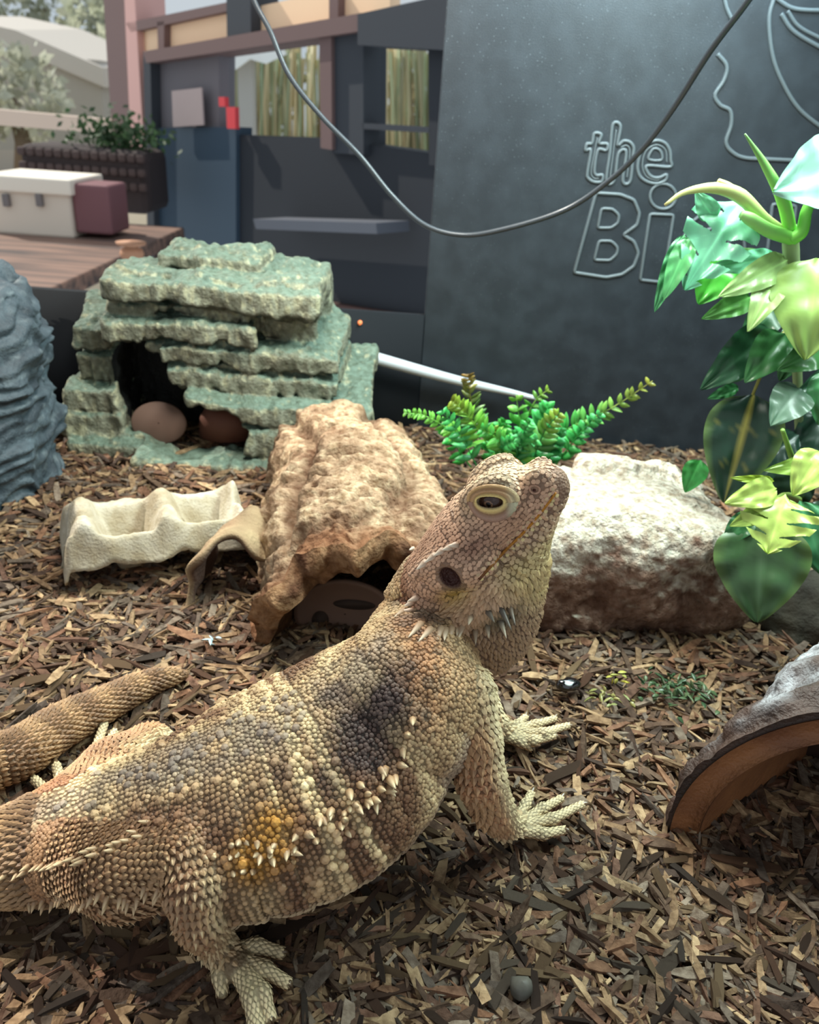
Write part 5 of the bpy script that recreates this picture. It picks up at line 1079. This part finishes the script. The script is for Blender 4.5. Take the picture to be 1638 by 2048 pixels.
# ---------------------------------------------------------------- wood chips
def chip_t(seed):
    r = np.random.default_rng(seed); st = np.array([-.5, -.28 + r.uniform(-.1, .1), .22 + r.uniform(-.1, .1), .5]); w = np.array([r.uniform(.35, 1), 1, r.uniform(.75, 1.05), r.uniform(.3, 1)]); bend = r.uniform(-.06, .06)
    V = []
    for i in range(4):
        for y, z in ((-.5, -.5), (.5, -.5), (.5, .5), (-.5, .5)): V.append((st[i] + r.normal(0, .05) + (r.uniform(-.12, .12) * y if i in (0, 3) else 0), y * w[i] * (1 + r.normal(0, .1)) + r.normal(0, .06), z * (.6 if i in (0, 3) else 1) * (1 + r.normal(0, .18)) + bend * 8 * (st[i] ** 2 - .1)))
    F_ = [(4 * i + j, 4 * i + (j + 1) % 4, 4 * i + 4 + (j + 1) % 4, 4 * i + 4 + j) for i in range(3) for j in range(4)] + [(3, 2, 1, 0), (12, 13, 14, 15)]
    return np.array(V), np.array(F_)
TM = [chip_t(100 + i) for i in range(16)]
KIND = [('tan', [srgb(150, 124, 94), srgb(172, 146, 112), srgb(138, 112, 84)]), ('dark brown', [srgb(88, 68, 54), srgb(100, 80, 64), srgb(76, 60, 50)]), ('reddish brown', [srgb(120, 88, 68), srgb(110, 82, 66), srgb(132, 98, 74)]), ('grey brown', [srgb(116, 102, 88), srgb(100, 88, 78), srgb(132, 118, 102)])]
chipm = mat('chip_wood', attr=True, rough=.8, spec=.25, noise=(.55, .5, .46), nscale=90, stretch=(.25, 2.2, 2.2), bump='noise', bscale=220, bdist=.0009)
chipm2 = mat('chip_wood_loose', attr=True, rough=.8, spec=.25, noise=(.5, .45, .42), nscale=300, bump='noise', bscale=500, bdist=.0008)
def frames(n, flat):
    yaw = rng.uniform(0, 2 * math.pi, n); pit = rng.normal(0, flat, n); rol = rng.normal(0, flat * 2.0, n)
    cy, sy, cp, sp, cr, sr = np.cos(yaw), np.sin(yaw), np.cos(pit), np.sin(pit), np.cos(rol), np.sin(rol); Z = np.zeros(n)
    X = np.stack([cy * cp, sy * cp, sp], 1); Y0 = np.stack([-sy, cy, Z], 1); Z0 = np.cross(X, Y0); return X, Y0 * cr[:, None] + Z0 * sr[:, None], Z0 * cr[:, None] - Y0 * sr[:, None]
def free(p, r):
    """clear of the animal and of everything that stands on the bedding"""
    d = dragon(p); ok = d > r
    for fn in (boulder, stump, cave, dark_rock): ok &= fn(p) > r * .6
    return ok
# the loose mass
Nn = 44000
yy = .095 + (YB - .10) * rng.random(Nn) ** 1.55; xx = rng.uniform(-1, 1, Nn) * (.10 + .46 * yy) + .01
z = heap(xx, yy) + rng.uniform(-.0005, .0042, Nn); p = np.c_[xx, yy, z]
ok = free(p, .0022); p = p[ok]; n = len(p); far_ = np.interp(p[:, 1], [.1, .5], [1, 1.35])
Ls = np.exp(rng.normal(math.log(.0088), .45, n)).clip(.0035, .021) * far_; Ws = (Ls * rng.uniform(.08, .27, n)).clip(.0007, .0038); Th = np.minimum(Ws * rng.uniform(.4, .95, n), .0017)
X_, Y_, Zz = frames(n, .16); ki = rng.choice(4, n, p=[.34, .28, .20, .18]); VV = []; FF = []; CC = []; off = 0
for k in range(16):
    m = np.arange(n) % 16 == k; v, f = TM[k]; q = m.sum()
    V = p[m][:, None] + v[None, :, 0:1] * (Ls[m][:, None, None] * X_[m][:, None]) + v[None, :, 1:2] * (Ws[m][:, None, None] * Y_[m][:, None]) + v[None, :, 2:3] * (Th[m][:, None, None] * Zz[m][:, None])
    VV.append(V.reshape(-1, 3)); FF.append((f[None] + (np.arange(q) * len(v))[:, None, None]).reshape(-1, 4) + off); off += q * len(v)
    base = np.array([KIND[i][1][j] for i, j in zip(ki[m], rng.integers(0, 3, q))]) * rng.uniform(.65, 1.25, (q, 1)); CC.append(np.repeat(base, len(v), 0))
bd = obj('bark_bedding', mesh('bark_bedding', np.concatenate(VV), FF, np.concatenate(CC), smooth=False), chipm2); tag(bd, 'mass of small shredded bark bedding covering the tank floor', 'bedding', kind='stuff')
# the 300 that show largest, each its own object
want = 300; px = rng.uniform(0, 1638, 4000); py = 1300 + 748 * rng.random(4000); pts = np.array([G(a, b, .004) for a, b in zip(px, py)])
u1 = np.array([fo[0], fo[1]]); inlog = ((pts[:, :2] - fo[:2]) @ U2[:2] > -.012) & ((pts[:, :2] - fo[:2]) @ U2[:2] < .15) & ((pts[:, :2] - fo[:2]) @ np.array([-U2[1], U2[0]]) > -.004)
pts[:, 2] = heap(pts[:, 0], pts[:, 1]) + .0045
Lc = np.exp(rng.normal(math.log(.0135), .28, 4000)).clip(.009, .026); yw = rng.uniform(0, 2 * math.pi, 4000)
e = np.c_[np.cos(yw), np.sin(yw), 0 * yw] * Lc[:, None] * .5
ok = free(pts, .004) & free(pts + e, .003) & free(pts - e, .003) & ~inlog
chosen = []
for i in np.nonzero(ok)[0]:
    if len(chosen) >= want: break
    if all(np.hypot(*(pts[i, :2] - pts[j, :2])) > .0052 for j in chosen): chosen.append(i)
proto = {}
for c_i, i in enumerate(chosen):
    k = c_i % 16; kd = int(rng.choice(4, p=[.36, .26, .2, .18])); sh = int(rng.integers(0, 3)); key = (k, kd, sh); nm = KIND[kd][0]
    if key not in proto:
        v, f = TM[k]; me = mesh('wood_chip', v * [1, 1, 1], f, KIND[kd][1][sh], smooth=False); me.materials.append(chipm2); proto[key] = me
    o = bpy.data.objects.new('wood_chip', proto[key]); S.collection.objects.link(o); L_ = Lc[i]; w_ = min(max(L_ * rng.uniform(.10, .27), .0014), .0042)
    o.scale = (L_, w_, min(w_ * rng.uniform(.4, .7), .0019)); o.location = pts[i]; o.rotation_euler = (rng.normal(0, .25), rng.normal(0, .10), yw[i])
    x_, y_ = px[i], py[i]
    sz_ = 'long' if L_ > .0165 else 'short' if L_ < .0115 else 'medium'; sh_ = 'narrow' if w_ < L_ * .16 else 'broad'
    if x_ < 420: rg = 'between the tail and the egg tray' if y_ < 1560 else 'left of the hind foot'
    elif x_ < 860 and y_ < 1480: rg = 'between the lizard and the cork tunnel'
    elif y_ < 1440: rg = 'between the boulder and the far hand'
    elif y_ < 1600: rg = 'between the far hand and the log hide'
    elif x_ > 1290: rg = 'before the mouth of the log hide' if y_ < 1850 else 'in the bottom right corner'
    elif y_ < 1740: rg = 'beside the near hand'
    elif x_ < 860: rg = 'below the belly'
    else: rg = 'in front of the near hand' if y_ < 1890 else 'at the bottom edge right of the hind foot'
    lab = '%s %s %s wood chip lying %s' % (sz_, sh_, nm, rg); tag(o, lab, 'wood chip', '%s %s %s chips %s' % (sz_, sh_, nm, rg))
# small oddments
def lump(name, at, r, c, label, cat, m, seed=0):
    v, f = [], None; a = np.linspace(0, math.pi, 9); b = np.arange(14) / 14 * 2 * math.pi; A_, B_ = np.meshgrid(a, b, indexing='ij'); d = np.c_[np.sin(A_.ravel()) * np.cos(B_.ravel()), np.sin(A_.ravel()) * np.sin(B_.ravel()), np.cos(A_.ravel())]
    v = d * r * (1 + .22 * vn(d, 1.6, seed))[:, None] + at; o = obj(name, mesh(name, v, grid_faces(9, 14, False, True)[:, ::-1], c), m, loc=at); return tag(o, label, cat)
pebm = mat('pebble_skin', attr=True, rough=.6, noise=(.7, .7, .7), nscale=200)
lump('pebble', G(1042, 1975, .005), np.array([.0036, .0036, .0028]), srgb(84, 82, 74), 'small dark grey pebble among the front chips', 'pebble', pebm, 3)
lump('pebble', G(1500, 1440, .004), np.array([.003, .003, .0025]), srgb(70, 66, 60), 'tiny dark pebble beside the log hide', 'pebble', pebm, 4)
bt = G(1137, 1370, .0055); BT = lump('black_beetle', bt, np.array([.0058, .0036, .0030]), srgb(14, 15, 18), 'glossy black beetle on the chips right of the far hand', 'beetle', mat('beetle_shell', attr=True, rough=.12, spec=.9, coat=.8), 5)
v = bt + np.array([-.0006, -.0016, .0022]); q, f = lathe([(.0001, -.0006), (.0018, -.0003), (.0020, .0002), (.0010, .0006), (.0001, .0007)], v, 10); obj('spot', mesh('spot', q, f, srgb(214, 232, 236)), pebm, BT)['label'] = 'painted white highlight on the back'  # white highlight of the shell, built as a small pale cap
def crumbs(name, px, py, sx, sy, n, size, c, c1, label, cat):
    at = G(px, py, .005); p_ = at + rng.normal(0, 1, (n, 3)) * [sx, sy, .0012] + [0, 0, .001]
    cc = mix(c, c1, rng.random(n)); vs, fs, cs = [], [], []
    for i in range(n):
        d = nrm(rng.normal(0, 1, 3) * [1, 1, .5]); v, f, k = leaflet(p_[i], d, np.array([0, 0, 1.0]) + rng.normal(0, .5, 3), size * rng.uniform(.6, 1.4), size * rng.uniform(.3, .6), cc[i], 4); vs.append((v, f, k))
    v, f, k = join(vs); return tag(obj(name, mesh(name, v, f, k), leafm, loc=at), label, cat)
crumbs('herb_clump', 1355, 1380, .0085, .006, 90, .0045, srgb(52, 84, 56), srgb(96, 116, 78), 'clump of dried dark green herbs on the chips left of the log hide', 'herbs')
crumbs('yellow_petals', 1232, 1356, .004, .002, 10, .0042, srgb(206, 190, 60), srgb(190, 196, 110), 'few yellow petals on the chips below the boulder', 'petals')
crumbs('moss_strand', 1215, 1398, .006, .003, 26, .0035, srgb(168, 160, 96), srgb(140, 150, 90), 'wisp of pale yellow green moss beside the far hand', 'moss')
crumbs('paper_scrap', 424, 1279, .0012, .0012, 5, .0045, srgb(176, 206, 214), srgb(200, 220, 224), 'tiny pale blue scrap on the chips left of the cork tunnel', 'scrap')
